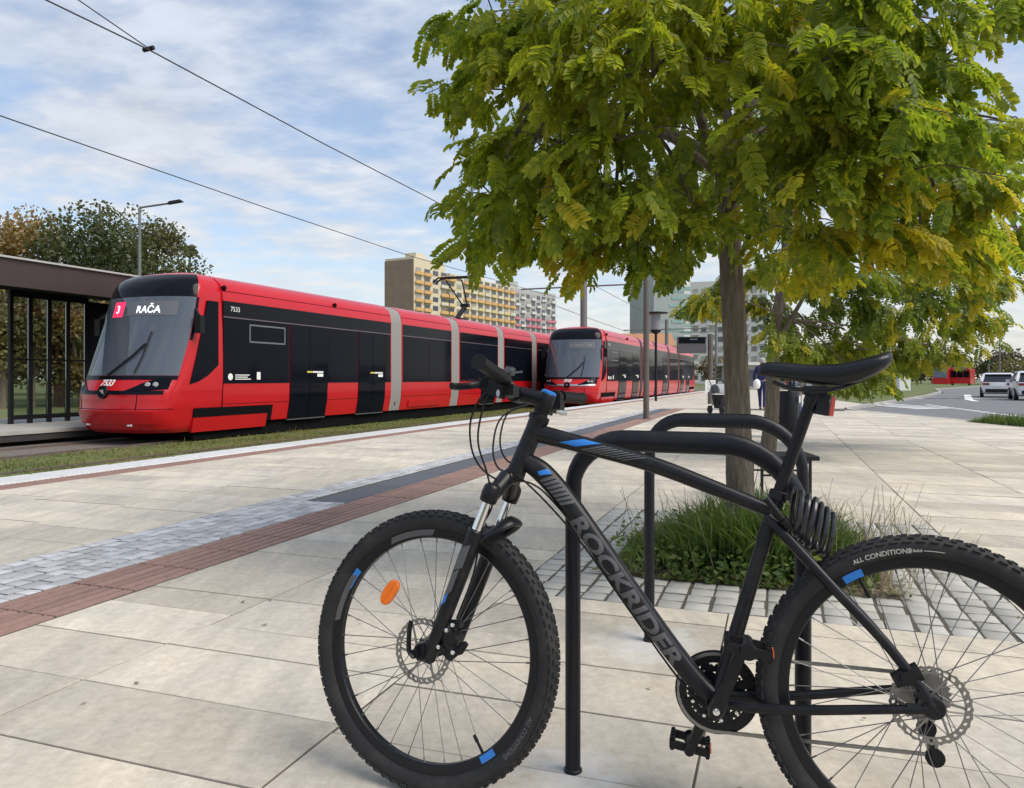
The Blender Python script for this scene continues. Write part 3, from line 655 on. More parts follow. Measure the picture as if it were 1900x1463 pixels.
def build_tram(name, label):
    t = thing(name, label, "tram", T1, math.pi / 2 - TA, "red low floor trams at the stop")
    prof = [(y, z) for z, y in HW[1:]] + [(-y, z) for z, y in HW[1:][::-1][1:]]
    for i, (a, b) in enumerate(SECT):
        m = MB(); m.loft([[(x, y, z) for y, z in prof] for x in (a, b)]); m.build("body_section", M_TRED, t, smooth=28)
    # cab ends
    zs = [l[0] for l in LEV] + [3.605]; zs = sorted(set([round(lerp(a, b, k / 2), 4) for a, b in zip(zs, zs[1:]) for k in (0, 1)] + [3.6]))
    ts = [i / 22 for i in range(-22, 23)]
    for rear in (0, 1):
        m = MB((lambda p: Vector((31.25 - p.x, p.y, p.z))) if rear else None)
        V = [cab(tt, z) for z in zs for tt in ts]; k = len(ts)
        m.add(V, [(j * k + i, j * k + i + 1, (j + 1) * k + i + 1, (j + 1) * k + i) for j in range(len(zs) - 1) for i in range(k - 1)])
        top = len(m.v); m.add([(2.25, y, 3.6) for y in (-.45, .45)] + [cab(ts[i], 3.6) for i in range(k)], [tuple([1] + [2 + i for i in range(k - 1, -1, -1)] + [0])])
        m.build("cab_shell", M_TRED, t, smooth=28)
        m = MB((lambda p: Vector((31.25 - p.x, p.y, p.z))) if rear else None)
        wz = [1.37, 1.5, 1.7, 1.95, 2.2, 2.5, 2.8, 3.0]
        cabpatch(m, [i / 14 * .56 for i in range(-14, 15)], wz, .012, edge=lambda z: lerp(.97, 1.0, min(1, (z - 1.37) / 1.2)))
        m.build("windscreen", M_TWIND, t, smooth=40)
        m = MB((lambda p: Vector((31.25 - p.x, p.y, p.z))) if rear else None)
        cabpatch(m, [i / 14 * .57 for i in range(-14, 15)], [3.005, 3.15, 3.25, 3.36, 3.44, 3.5], .012)
        cabpatch(m, [i / 14 * .545 for i in range(-14, 15)], [1.29, 1.36], .012)
        for sg in (-1, 1): cabpatch(m, [sg * lerp(.565, .61, i / 3) for i in range(4)], [2.1, 2.4, 2.7, 3.0], .006)
        m.build("windscreen_mask", M_TMASK, t, smooth=40)
        m = MB((lambda p: Vector((31.25 - p.x, p.y, p.z))) if rear else None)
        cabpatch(m, [i / 10 * .47 for i in range(-10, 11)], [1.0, 1.035, 1.07], .01, edge=lambda z: 1)
        m.build("grille_strip", M_TMASK, t, smooth=40)
        for sg in (-1, 1):
            m = MB((lambda p: Vector((31.25 - p.x, p.y, p.z))) if rear else None)
            cabband(m, [sg * lerp(.45, 1.16, i / 12) for i in range(13)], lambda y: lerp(1.03, 1.1, (abs(y) - .45) / .7), lambda y: interp(abs(y), [(.45, 1.05), (.62, 1.13), (.8, 1.235), (1.0, 1.315), (1.16, 1.32)]), .016)
            hl = m.build("headlight", M_TGLASS, t, smooth=30)
            m = MB((lambda p: Vector((31.25 - p.x, p.y, p.z))) if rear else None)
            for yy in (.86, .98):
                m = MB((lambda p: Vector((31.25 - p.x, p.y, p.z))) if rear else None)
                c_ = cab(cab_t(sg * yy, 1.18), 1.18, .02); m.lathe([(0, .006), (.045, .005), (.058, -.01)], 14, c_, (-1, sg * .5, .1)); m.build("lamp", M_LAMPG, hl)
            # cab side window and mirror
            m = MB((lambda p: Vector((31.25 - p.x, p.y, p.z))) if rear else None)
            poly = [(1.3, 1.2), (1.42, 1.6), (1.6, 2.2), (1.8, 2.95), (2.1, 2.95), (2.1, 1.6), (1.8, 1.38), (1.55, 1.26)]
            n_ = len(poly); V = [(x, sg * (hw(z) + .012), z) for x, z in poly] + [(x, sg * (hw(z) - .03), z) for x, z in poly]
            m.add(V, [tuple(range(n_))] + [(i, (i + 1) % n_, n_ + (i + 1) % n_, n_ + i) for i in range(n_)])
            sw = m.build("cab_window", M_TGLASS, t, smooth=0)
            if not rear:
                m = MB(); m.box((1.42, sg * 1.4, 2.42), (.12, .15, .36)); m.bar((1.5, sg * 1.22, 2.75), (1.42, sg * 1.38, 2.6), .04, .05); m.build("mirror", M_PLAST, t, smooth=0)
            # bogie skirt and the slot above it
            m = MB((lambda p: Vector((31.25 - p.x, p.y, p.z))) if rear else None)
            sidepanel(m, sg, 1.45, 3.72, .2, .5, .03); m.build("bogie_skirt", M_TRED, t, smooth=20)
            m = MB((lambda p: Vector((31.25 - p.x, p.y, p.z))) if rear else None)
            sidepanel(m, sg, 1.45, 3.9, .51, .70, .012); sidepanel(m, sg, 3.73, 3.9, .34, .51, .012); m.build("bogie_slot", M_UNDER, t, smooth=20)
        m = MB((lambda p: Vector((31.25 - p.x, p.y, p.z))) if rear else None)
        for z in (.70,): cabpatch(m, [i / 20 * .62 for i in range(-20, 21)], [z, z + .012], .002)
        for yy in (-.72, .72): cabpatch(m, [cab_t(yy, .6) - .002, cab_t(yy, .6) + .004], [.3, .5, .7, .9, 1.0], .002)
        m.build("panel_joint", M_UNDER, t, smooth=0)
        m = MB((lambda p: Vector((31.25 - p.x, p.y, p.z))) if rear else None)
        cabpatch(m, [i / 12 * .40 for i in range(-12, 13)], [.42, .5, .6, .66], .02); m.build("bumper", M_TRED, t, smooth=40)
        for sg in (-1, 1):
            m = MB((lambda p: Vector((31.25 - p.x, p.y, p.z))) if rear else None); c_ = cab(cab_t(sg * .55, .4), .4, .02); m.box(c_, (.02, .12, .035)); m.build("reflector", M_WHITE, t, smooth=0)
    # emblem and fleet number
    m = MB(); c_ = cab(0, 1.04, .012); m.lathe([(0, .022), (.06, .02), (.07, .012), (.1, .03), (.125, .03), (.135, 0)], 24, c_, (-1, 0, .12)); em = m.build("emblem_ring", M_TMASK, t)
    m = MB(); m.add([c_ + Vector((-.03, a, b)) for a, b in ((-.05, -.045), (.0, -.02), (.055, .02), (.04, .055), (.0, .03), (-.03, .06))], [(0, 1, 2, 3, 4, 5)]); m.build("emblem_mark", M_ALU, em, smooth=0)
    m = MB(); V, Fc = text_geo("7533", .17, None, .006); m.add([cab(cab_t(-a - b * .25, 1.225 + b), 1.225 + b, .006) for a, b in V], Fc); m.build("fleet_number", M_WHITE, t, smooth=0)
    # wiper
    m = MB(); P = [cab(cab_t(y, z), z, .05) for y, z in ((.05, 1.36), (-.12, 1.5), (-.42, 1.78), (-.58, 2.0))]; m.tube(P, .022, 5)
    P = [cab(cab_t(y, z), z, .04) for y, z in ((-.55, 1.4), (-.6, 1.75), (-.62, 2.25))]; m.tube(P, .014, 5); m.build("wiper", M_PLAST, t)
    # underframe, a black block made wide and low to stand in for the shade below
    m = MB(); m.box((15.6, 0, .2), (28.0, 2.1, .34)); m.build("underframe", M_UNDER, t, smooth=0)
    # bellows between the sections
    for (a0, a), (b, b1) in zip(SECT, SECT[1:]):
        m = MB(); rr = []
        for k in range(11):
            x = lerp(a, b, k / 10); d = -.012 if k % 2 else -.05
            if k in (0, 10): d = -.012
            rr.append([(x, (abs(y) + (d if abs(y) > .3 else 0)) * (1 if y >= 0 else -1), z + (d if z > 3.4 else 0)) for y, z in prof])
        m.loft(rr, cap=False); m.build("bellows", M_BELL, t, smooth=20)
    # window band, doors
    for sg in (-1, 1):
        for i, (a, b) in enumerate(SECT):
            a2, b2 = a + (.0 if i == 0 else .06), b - .05
            m = MB(); sidepanel(m, sg, a2, b2, 2.66, 2.99, .012); m.build("window_header", M_TMASK, t, smooth=20)
            m = MB(); sidepanel(m, sg, a2, b2, 2.635, 2.652, .013); m.build("window_trim", M_SIGNG, t, smooth=20)
            ds = [d for d in DOORS if a <= d[0] < b]; cuts = [a2] + [x for d in ds for x in d] + [b2]
            for k in range(0, len(cuts), 2):
                x0, x1 = cuts[k], cuts[k + 1]
                if x1 - x0 < .15: continue
                nw = max(1, round((x1 - x0) / 1.55)); ww = (x1 - x0) / nw
                for q_ in range(nw):
                    m = MB(); sidepanel(m, sg, x0 + q_ * ww + (.012 if q_ or k else 0), x0 + (q_ + 1) * ww - .012, 1.21, 2.63, .012); wn = m.build("window", M_TGLASS, t, smooth=20)
                    if i == 0 and k == 0 and q_ == 0:
                        m = MB()
                        for z in (2.12, 2.5): sidepanel(m, sg, 3.05, 4.3, z, z + .035, .02)
                        for x in (3.05, 4.265): sidepanel(m, sg, x, x + .035, 2.12, 2.53, .021)
                        m.build("hopper_frame", M_SIGNG, wn, smooth=0)
                        m = MB(); sidetext(m, sg, "7533", .15, 2.6, 2.83, .018); m.build("fleet_number", M_WHITE, t, smooth=0)
                        m = MB(); 
                        for j, ln in enumerate((.46, .4, .5)): sidepanel(m, sg, 2.6, 2.6 + ln, 1.38 - j * .045, 1.4 - j * .045, .016)
                        m.lathe([(0, .004), (.075, .004)], 14, (2.45, sg * 1.264, 1.35), (0, sg, 0)); sidepanel(m, sg, 3.3, 3.42, 1.29, 1.46, .016); m.build("sticker", M_WHITE, t, smooth=0)
            for d0, d1 in ds:
                mid = (d0 + d1) / 2
                for x0, x1 in ((d0 + .01, mid - .008), (mid + .008, d1 - .01)):
                    m = MB(); sidepanel(m, sg, x0, x1, .33, 2.63, .02); dr_ = m.build("door", M_TGLASS, t, smooth=20)
                    m = MB(); sidepanel(m, sg, x0, x1, .3, .325, .024); m.build("door_sill", M_SIGNG, dr_, smooth=0)
                m = MB(); sidepanel(m, sg, mid + .1, mid + .55, 1.46, 1.5, .026); sidepanel(m, sg, mid + .3, mid + .55, 1.36, 1.44, .026); m.build("door_notice", M_WHITE, t, smooth=0)
                m = MB(); sidepanel(m, sg, mid - .12, mid + .08, 1.46, 1.5, .026); m.build("door_notice", M_YEL, t, smooth=0)
        m = MB()
        for x in (XB - .006, 9.6): sidepanel(m, sg, x, x + .012, .5, 2.99 if x < 5 else .6, .004)
        for a, b in SECT: sidepanel(m, sg, a + .02, b - .02, .755, .765, .003); sidepanel(m, sg, a + .02, b - .02, 3.2, 3.212, .004)
        m.build("panel_joint", M_UNDER, t, smooth=0)
        for x in (2.3, 6.4): m = MB(); m.lathe([(0, .07), (.05, .06), (.06, 0)], 10, (x, sg * 1.2, 3.26), (0, sg, .3)); m.build("marker_lamp", M_UNDER, t)
        m = MB(); sidepanel(m, sg, 10.4, 12.6, .42, .62, .035); m.build("bogie_skirt", M_TRED, t, smooth=20)
    return t
def pantograph(t):
    b = Vector((16.3, 0, 3.62)); k = Vector((17.25, 0, 4.28)); hd = Vector((16.2, 0, 5.28))
    m = MB(); m.box(b + Vector((0, 0, .02)), (.7, .8, .1)); m.bar(b, k, .1, .1); m.bar(b + Vector((.25, 0, .05)), k + Vector((.12, 0, -.1)), .05, .05)
    for sg in (-1, 1): m.tube([k + Vector((0, sg * .1, 0)), hd + Vector((-.1 if sg > 0 else .1, sg * .3, -.1))], .03, 6)
    m.box(k, (.2, .34, .14))
    for dx_ in (-.14, .14):
        m.tube([hd + Vector((dx_, -.85, -.16)), hd + Vector((dx_, -.62, 0)), hd + Vector((dx_, .62, 0)), hd + Vector((dx_, .85, -.16))], .035, 6)
    m.box(hd, (.3, .9, .04)); m.build("pantograph", M_DARKM, t)
tramA = build_tram("tram", "red and black tram with the lit number 3 on its windscreen at the grass edge")
pantograph(tramA)
tramB = copy_tree(tramA); tramB.location = T2
M_BELL_SHADE = mat("bellows_shaded", (0.05, 0.05, 0.05), 0.8)  # second tram's bellows: same grey, with shade put into the colour
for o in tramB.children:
    if o.name.startswith(("bellows", "grille_strip")): o.data = o.data.copy(); o.data.materials[0] = M_BELL_SHADE if o.name.startswith("b") else M_ALU  # pale metal on the grille strip stands in for a bright reflection
tramB["label"] = "red tram standing behind the handlebar, its destination display unlit, along the white kerb"
for o in [c for c in tramB.children if c.name.startswith("pantograph")]: bpy.data.objects.remove(o)
def display(t, lit):
    m = MB(); cabpatch(m, [lerp(cab_t(-.98, 2.76), cab_t(.14, 2.76), i / 10) for i in range(11)], [2.6, 2.76, 2.9], .018); d = m.build("destination_display", M_SIGNG, t, smooth=30)
    if lit:
        m = MB(); cabtext(m, "RAČA", .21, -.40, 2.75, .026); m.build("lettering", M_LED, d, smooth=0)
        m = MB(); cabpatch(m, [lerp(cab_t(.26, 2.74), cab_t(.58, 2.74), i / 6) for i in range(7)], [2.58, 2.74, 2.9], .02)
        n_ = m.build("line_panel", M_PINK, t, smooth=30)
        m = MB(); cabtext(m, "3", .23, .42, 2.74, .03); m.build("lettering", M_LED, n_, smooth=0)
    else:
        m = MB(); V, Fc = text_geo("3 LAMAČ KR", .17, .9); m.add([cab(cab_t(-.4 - a, 2.76 + b), 2.76 + b, .026) for a, b in V], Fc); m.build("lettering", mat("unlit_led", (.3, .31, .32), .5), d, smooth=0)
display(tramA, True); display(tramB, False)

# ------------------------------------------------------------------ opposite stop: shelter
sh = thing("tram_shelter", "dark steel and glass tram shelter with a brown roof fascia behind the tram nose", "shelter", tw(T1, 0, 0, .27), math.pi / 2 - TA)
XS0, XS1 = -11.5, 5.2                                               # along the platform
m = MB(); m.box(((XS0 + XS1) / 2, 3.5, 3.22), (XS1 - XS0, 2.7, .12)); m.build("roof", M_UNDER, sh, smooth=0)
m = MB(); m.box(((XS0 + XS1) / 2, 2.12, 3.2), (XS1 - XS0, .06, .56)); m.box((XS1, 3.5, 3.2), (.06, 2.7, .56)); m.build("fascia", M_BRONZE, sh, smooth=0)
m = MB(); m.box(((XS0 + XS1) / 2, 2.1, 3.5), (XS1 - XS0 + .1, .14, .04)); m.build("roof_edge", M_ROOFE, sh, smooth=0)
for k in range(5):
    m = MB(); m.box(((XS0 + XS1) / 2, 2.35 + k * .22, 3.1 - .012 * (k % 2)), (XS1 - XS0 - .1, .17, .03)); m.build("ceiling_slat", M_POLE, sh, smooth=0)
xs = [1.1, 1.55, 2.02, 2.5, 3.0]
for i, x in enumerate(xs):
    m = MB(); m.box((x, 3.75, 1.52), (.085, .085, 3.06)); m.build("post", M_DARKM, sh, smooth=0)
for a, b in zip(xs, xs[1:]):
    m = MB(); m.box(((a + b) / 2, 3.75, 1.55), (b - a - .09, .012, 2.7)); m.build("glass_pane", M_GLASS, sh, smooth=0)
    for z_, w_, h_ in ((.16, .06, .1), (2.98, .1, .16), (1.48, .04, .035)): m = MB(); m.box(((a + b) / 2, 3.75, z_), (b - a - .086, w_, h_)); m.build("rail", M_DARKM, sh, smooth=0)
for x in (-9.5, -5.5, -1.5):
    m = MB(); m.box((x, 4.2, 1.52), (.1, .1, 3.06)); m.build("post", M_DARKM, sh, smooth=0)
m = MB(); m.box((4.0, 3.75, 1.5), (1.9, .1, 2.9)); m.build("back_panel", M_DARKM, sh, smooth=0)
t = thing("platform_bench", "dark bench on the opposite platform under the shelter roof", "bench", tw(T1, -3.6, 4.4, .27), math.pi / 2 - TA)
m = MB(); m.box((0, 0, .45), (1.5, .4, .06)); m.build("seat", M_DARKM, t, smooth=0)
for x in (-.6, .6): m = MB(); m.box((x, 0, .21), (.06, .34, .42)); m.build("leg", M_DARKM, t, smooth=0)

# ------------------------------------------------------------------ poles, lamps, wires, signs
def tubeobj(name, P, r, mt, parent=None, n=8): m = MB(); m.tube(P, r, n); return m.build(name, mt, parent)
p = gp(259, 735); p = Vector(((259 - 950) / F * 30, 30, 0))
t = thing("street_lamp", "tall grey street lamp with a single arm in front of the dark oak tree", "street lamp", (p.x, 30, -.36))
ztop = H + (V0 - 386) / F * 30 + .36
tubeobj("pole", [(0, 0, 0), (0, 0, 3), (0, 0, ztop)], [.09, .075, .055], M_GALV, t)
tubeobj("arm", [(0, 0, ztop - .05), (.1, 0, ztop + .02), (1.2, 0, ztop + .18)], .04, M_GALV, t)
m = MB(); m.box((1.42, 0, ztop + .24), (.62, .22, .1), Matrix.Rotation(R(-10), 3, 'Y'), taper=.7); m.build("lamp_head", M_DARKM, t, smooth=0)
a = gp(1199, 778); t = thing("lamp_post", "plain grey brown post standing on the paving before the second tram", "post", a)
tubeobj("pole", [(0, 0, 0), (0, 0, 2.5), (0, 0, 5.2)], [.078, .074, .06], M_POLE, t, 14)
m = MB(); m.lathe([(0, 0), (.12, 0), (.12, .02), (.085, .03)], 14); m.build("base_plate", M_POLE, t)
m = MB(); m.lathe([(.06, 5.2), (.2, 5.25), (.26, 5.5), (.28, 5.52), (.1, 5.6), (0, 5.62)], 16); m.build("lamp_head", M_POLE, t)
a = Vector(((1217 - 950) / F * 35, 35, 0)); t = thing("lantern_post", "slim lantern with a flat disc cap and glass cylinder on a post", "lantern", a)
tubeobj("pole", [(0, 0, 0), (0, 0, 3.1)], .06, M_DARKM, t, 10)
m = MB(); m.lathe([(.06, 3.1), (.2, 3.2), (.27, 3.3)], 16); m.build("cup", M_DARKM, t)
m = MB(); m.lathe([(.24, 3.3), (.24, 4.05)], 16); m.build("glass_cylinder", mat("frosted_glass", (.22, .23, .24), .25), t)
m = MB(); m.lathe([(.02, 4.05), (.55, 4.06), (.57, 4.1), (.1, 4.16), (0, 4.17)], 20); m.build("cap_disc", M_DARKM, t)
# catenary poles with cross arms
def cat_pole(u, Y, label, r, zt, arms):
    a = Vector(((u - 950) / F * Y, Y, -.3)); t = thing("catenary_pole", label, "catenary pole", a, math.pi / 2 - TA, "poles that carry the tram wires")
    tubeobj("pole", [(0, 0, 0), (0, 0, zt)], r, M_GALV, t, 12)
    for z, y0, y1 in arms:
        tubeobj("cross_arm", [(0, y0, z), (0, y1, z)], .045, M_GALV, t, 6)
    return t
cat_pole(1083, 40.6, "thick grey catenary pole rising behind the roof of the second tram", .19, 9.2, [(6.3, -3.4, 3.6)])
cat_pole(1237, 62, "thin catenary pole in front of the glass tower", .15, 6.2, [(5.4, -3.4, 3.6)])
cat_pole(1329, 75, "thin catenary pole beside the trunk of the large tree", .14, 8.5, [(6.0, -3.4, 3.6)])
def wire(label, pts, r=.012):
    tag(tubeobj("overhead_wire", pts, r, M_WIRE, None, 5), label, "overhead wire", "overhead tram wires")
A = px(0, 215, 13.0); B = px(760, 475, 26.4); d = (B - A)
wire("contact wire above the front tram, lower of the two long wires", [A - d * 1.2 + Vector((0, 0, .05)), A, A.lerp(B, .5) - Vector((0, 0, .03)), B, B + d * 1.2 - Vector((0, 0, -.5))])
A = px(275, 92, 11.7); B = px(785, 362, 20.0); d = B - A; A0 = px(85, 0, 10.2)
wire("contact wire above the second track, upper of the two long wires", [A0 + (A0 - A) * 2, A0, A, A.lerp(B, .5) - Vector((0, 0, .03)), B, B + d * 1.1, B + d * 4])
wire("short pull wire clipped onto the upper long wire", [px(145, 0, 10.6) + (px(145, 0, 10.6) - A) * 1.5, px(145, 0, 10.6), A + Vector((0, 0, .02))], .009)
tag(tubeobj("wire_clamp", [A - Vector((.12, -.1, -.03)), A + Vector((.06, .05, .05))], .035, M_DARKM), "small dark clamp joining the two wires high in the sky", "wire clamp")
wire("thin wire sagging across the white sky behind the second tram", [px(1010, 560, 50), px(1090, 590, 60), px(1180, 622, 80)], .02)
# information board on a post
a = gp(1318, 742); t = thing("information_board", "dark passenger information board on a grey post beside the tree trunk", "information board", a)
ks_ = a.y / F
tubeobj("post", [(0, 0, 0), (0, 0, 3.25)], .13, M_POLE, t, 8)
m = MB(); m.box((-.93, 0, 2.7), (1.42, .16, .82)); bd = m.build("board", mat("board_grey", (.085, .08, .085), .4), t, smooth=0)
m = MB(); m.box((-.93, -.085, 2.93), (1.3, .02, .3)); m.build("screen", M_TGLASS, bd, smooth=0)
m = MB(); m.box((-.85, -.1, 2.98), (.36, .01, .05)); m.build("print", M_SIGNG, bd, smooth=0)
a = gp(1318, 750); t = thing("notice_sign", "white notice sheet on a short grey stand by the tree trunk", "notice", a)
tubeobj("stand", [(0, 0, 0), (0, 0, .5)], .11, M_POLE, t, 8)
m = MB(); m.box((0, 0, .62), (.42, .03, .72)); sn = m.build("sheet", M_WHITE, t, smooth=0)
m = MB()
for k in range(7): m.box((0, -.018, .9 - k * .08), (.3 - .05 * (k % 3), .004, .014))
m.build("print", M_SIGNG, sn, smooth=0)
# litter bin
a = gp(1459, 812); t = thing("litter_bin", "round dark litter bin behind the bicycle saddle", "litter bin", a)
m = MB(); m.lathe([(0, 0), (.15, 0), (.15, .06), (.19, .1), (.21, .16), (.212, .8), (.2, .82)], 28); m.build("body", M_RACK, t)
m = MB(); m.lathe([(.214, .84), (.226, .86), (.226, .9), (.2, .91), (.2, .86)], 28); m.build("rim", M_ALU, t)
m = MB(); m.lathe([(.22, 1.0), (.22, 1.04), (.12, 1.09), (0, 1.1)], 28); m.build("hood", M_RACK, t)
for k in range(3): m = MB(); an = k * 2.1 + .5; m.box((.19 * math.cos(an), .19 * math.sin(an), .93), (.02, .05, .2)); m.build("hood_strut", M_RACK, t, smooth=0)
m = MB(); m.add([(.15 + .0, -.19, .62), (.19, -.14, .62), (.19, -.14, .74), (.15, -.19, .74)], [(0, 1, 2, 3)]); m.v = [(x * 1.03, y * 1.03, z) for x, y, z in m.v]; m.build("sticker", M_WHITE, t, smooth=0)
# wooden stake
a = gp(1473, 800); tag(tubeobj("tree_stake", [a + Vector((-.05, 0, 0)), a + Vector((.19, .1, .98))], .055, M_BARK, None, 8), "weathered wooden stake leaning beside the litter bin", "stake")
# low bench behind the large tree
a = gp(1436, 928); t = thing("metal_bench", "low dark slatted bench with thin legs behind the tree trunk", "bench", a, -R(6))
for k in range(4): m = MB(); m.box((.06, .02 + k * .12, .36), (.62, .1, .035)); m.build("slat", M_DARKM, t, smooth=0)
for xx in (-.1, .3):
    for yy in (0, .38): m = MB(); m.box((xx, yy, .17), (.022, .022, .34)); m.build("leg", M_DARKM, t, smooth=0)
    m = MB(); m.box((xx, .19, .325), (.02, .36, .03)); m.build("stretcher", M_DARKM, t, smooth=0)
for yy in (0, .38): m = MB(); m.box((.1, yy, .21), (.378, .016, .016)); m.build("crossbar", M_DARKM, t, smooth=0)

# ------------------------------------------------------------------ far buildings
M_CREAM = mat("cream_render", (0.62, 0.55, 0.4), 0.9, var=0.08, vscale=.15)
M_BROWNW = mat("brown_gable_brick", (0.27, 0.2, 0.145), 0.9, var=0.14, vscale=.4)
M_GREYW = mat("grey_render", (0.4, 0.4, 0.4), 0.9, var=0.1, vscale=.15)
M_WIN = mat("far_window", (0.09, 0.1, 0.12), 0.15); M_WIN2 = mat("far_window_blind", (0.34, 0.33, 0.3), 0.5); M_WIN3 = mat("far_window_curtain", (0.2, 0.19, 0.17), 0.4)
BALC = [mat("balcony_orange", (0.6, 0.37, 0.15), 0.8), mat("balcony_yellow", (0.62, 0.5, 0.26), 0.8), mat("balcony_cream", (0.6, 0.56, 0.44), 0.8), mat("balcony_red", (0.42, 0.07, 0.07), 0.8)]
M_PINKB = mat("balcony_pink", (0.58, 0.2, 0.25), 0.8); M_WHITEB = mat("balcony_white", (0.6, 0.6, 0.58), 0.8)
M_TOWER = mat("tower_panel", (0.3, 0.34, 0.34), 0.35, var=0.06, vscale=.2); M_TEAL = mat("tower_teal_glass", (0.22, 0.36, 0.34), 0.2)
M_ROOFR = mat("orange_roof", (0.4, 0.2, 0.1), 0.8)
def block(name, label, cat, O, D, length, depth, height, floors, bays, wallm, gable, choose, steps=(), group=None):
    """slab block: O the near corner, D the direction of the facade; facade on the side facing -y local"""
    rz = math.atan2(D.y, D.x); t = thing(name, label, cat, O, rz, group)
    if steps:
        for k, (a, b, s, hh_) in enumerate(steps): m = MB(); m.box(((a + b) / 2, depth / 2 + s / 2, hh_ / 2), (b - a - .02, depth - s, hh_)); m.build("wall", wallm, t, smooth=0)
    else: m = MB(); m.box((length / 2, depth / 2, height / 2), (length, depth, height)); m.build("wall", wallm, t, smooth=0)
    m = MB(); m.box((-.15, depth / 2, height / 2), (.3, depth + .02, height + .6)); m.build("gable", gable, t, smooth=0)
    fh = (height - 1.5) / floors; bw = length / bays
    wm = []
    for wmt in (M_WIN, M_WIN, M_WIN2, M_WIN, M_WIN3): q = MB(); q.box((0, 0, 0), (bw * .62, .12, fh * .52)); wm.append(q.mesh("window", wmt, 0))
    bm_ = {}
    for f in range(floors):
        for b in range(bays):
            x = (b + .5) * bw; s = 0
            for a_, b_, s_, h_ in steps:
                if a_ <= x < b_: s = s_
            c = choose(f, b)
            link("window", random.choice(wm), t, (x, s - .04 - .01 * (b % 2), (f + .6) * fh))
            if c is not None:
                if c.name not in bm_:
                    q = MB(); q.box((0, -.55, 0), (bw * .86, .1, fh * .36)); q.box((0, -.28, -fh * .18), (bw * .86, .6, .14)); bm_[c.name] = q.mesh("balcony", c, 0)
                link("balcony", bm_[c.name], t, (x, s - .05, (f + .24) * fh))
    return t, fh
def ch1(f, b):
    if b in (2, 5): return None
    if f < 3: return BALC[0] if (b + f) % 3 == 0 else BALC[2]
    r = (f * 7 + b * 3) % 11
    if r == 4 and f < 7: return BALC[3]
    return BALC[0] if f % 2 == 0 and b > 2 else (BALC[1] if (f + b) % 2 else BALC[2]) if b > 2 else BALC[0] if f > 5 else BALC[2]
O = Vector((-28.6, 220, -.36)); D = Vector((30, 55, 0))
b1, fh = block("apartment_block", "tall cream apartment block with orange balconies and a brown windowless gable", "building", O, D, 62, 10.5, 36, 13, 14, M_CREAM, M_BROWNW, ch1, ((0, 16, 0, 37), (16, 19, 1.6, 36), (19, 62, 0, 34.5)))
m = MB(); m.box((9, 6, 38), (5, 4, 3)); m.box((45, 6, 35.8), (4, 4, 2.8)); m.build("roof_hut", M_CREAM, b1, smooth=0)
O = Vector((1.0, 300, -.36)); D = Vector((20, 26, 0))
def ch2(f, b): return M_PINKB if f < 10 and b % 4 != 1 else (M_WHITEB if (f + b) % 2 else None)
b2, fh = block("apartment_block", "grey apartment block with pink balconies below, next to the cream block", "building", O, D, 29, 15, 37.5, 13, 8, M_GREYW, M_GREYW, ch2)
m = MB(); m.box((4, 7, 39), (7, 6, 4)); m.build("roof_hut", M_GREYW, b2, smooth=0)
O = px(1213, 700, 262); O.z = -.36
tg = thing("office_tower", "pale grey green office tower with teal bands behind the second tram", "building", O, R(22))
m = MB(); m.box((6.3, 8, 19.2), (12.6, 16, 38.4)); m.build("tower_body", M_TOWER, tg, smooth=0)
m = MB(); m.box((14.6, 7, 17.6), (4.0, 13, 35.2)); m.build("side_wing", M_WHITEB, tg, smooth=0)
for k in range(13):
    m = MB(); m.box((9.4 + (k % 3) * .5, -.06, 2.2 + k * 2.75), (6.2 - (k % 3), .14, 1.0)); m.build("glass_band", M_TEAL, tg, smooth=0)
    m = MB(); m.box((14.6, .44, 2.2 + k * 2.6), (3.6, .14, 1.2)); m.build("glass_band", M_TEAL, tg, smooth=0)
m = MB(); m.box((5.5, 6, 39.4), (9, 9, 2.4)); m.build("roof_hut", M_TOWER, tg, smooth=0)
O = px(1283, 700, 200); O.z = -.36
def ch3(f, b): return M_WHITEB if b % 2 == 0 else None
b3, fh = block("apartment_block", "pale lattice apartment block seen between the posts and the trunk", "building", O, Vector((1, -.3, 0)), 19, 12, 27, 10, 9, M_WHITEB, M_WHITEB, ch3)
O = px(1168, 700, 160); O.z = -.36
t = thing("low_house", "small low house with an orange roof peeping over the second tram", "house", O)
m = MB(); m.box((4, 4, 4.2), (11, 8, 8.4)); m.build("wall", M_CREAM, t, smooth=0)
m = MB(); m.loft([[(-1.8, -.3, 8.4), (-1.8, 4, 11.2), (-1.8, 8.3, 8.4)], [(9.8, -.3, 8.4), (9.8, 4, 11.2), (9.8, 8.3, 8.4)]]); m.build("roof", M_ROOFR, t, smooth=0)
m = MB()
for k in range(4): m = MB(); m.box((.5 + k * 2.4, -.03, 5.5), (1.2, .1, 1.5)); m.build("window", M_WIN, t, smooth=0)
O = px(1385, 702, 70); O.z = -.3
t = thing("low_pavilion", "low pale pavilion with a flat roof beyond the people and bins", "building", O, R(5))
m = MB(); m.box((4, 2.5, 1.3), (9, 5, 2.6)); m.build("wall", M_GREYW, t, smooth=0)
m = MB(); m.box((4, 2.2, 2.72), (10, 6.4, .24)); m.build("roof", M_WHITEB, t, smooth=0)
for k in range(4): m = MB(); m.box((.8 + k * 2.1, -.03, 1.4), (1.5, .08, 1.5)); m.build("window", M_WIN, t, smooth=0)

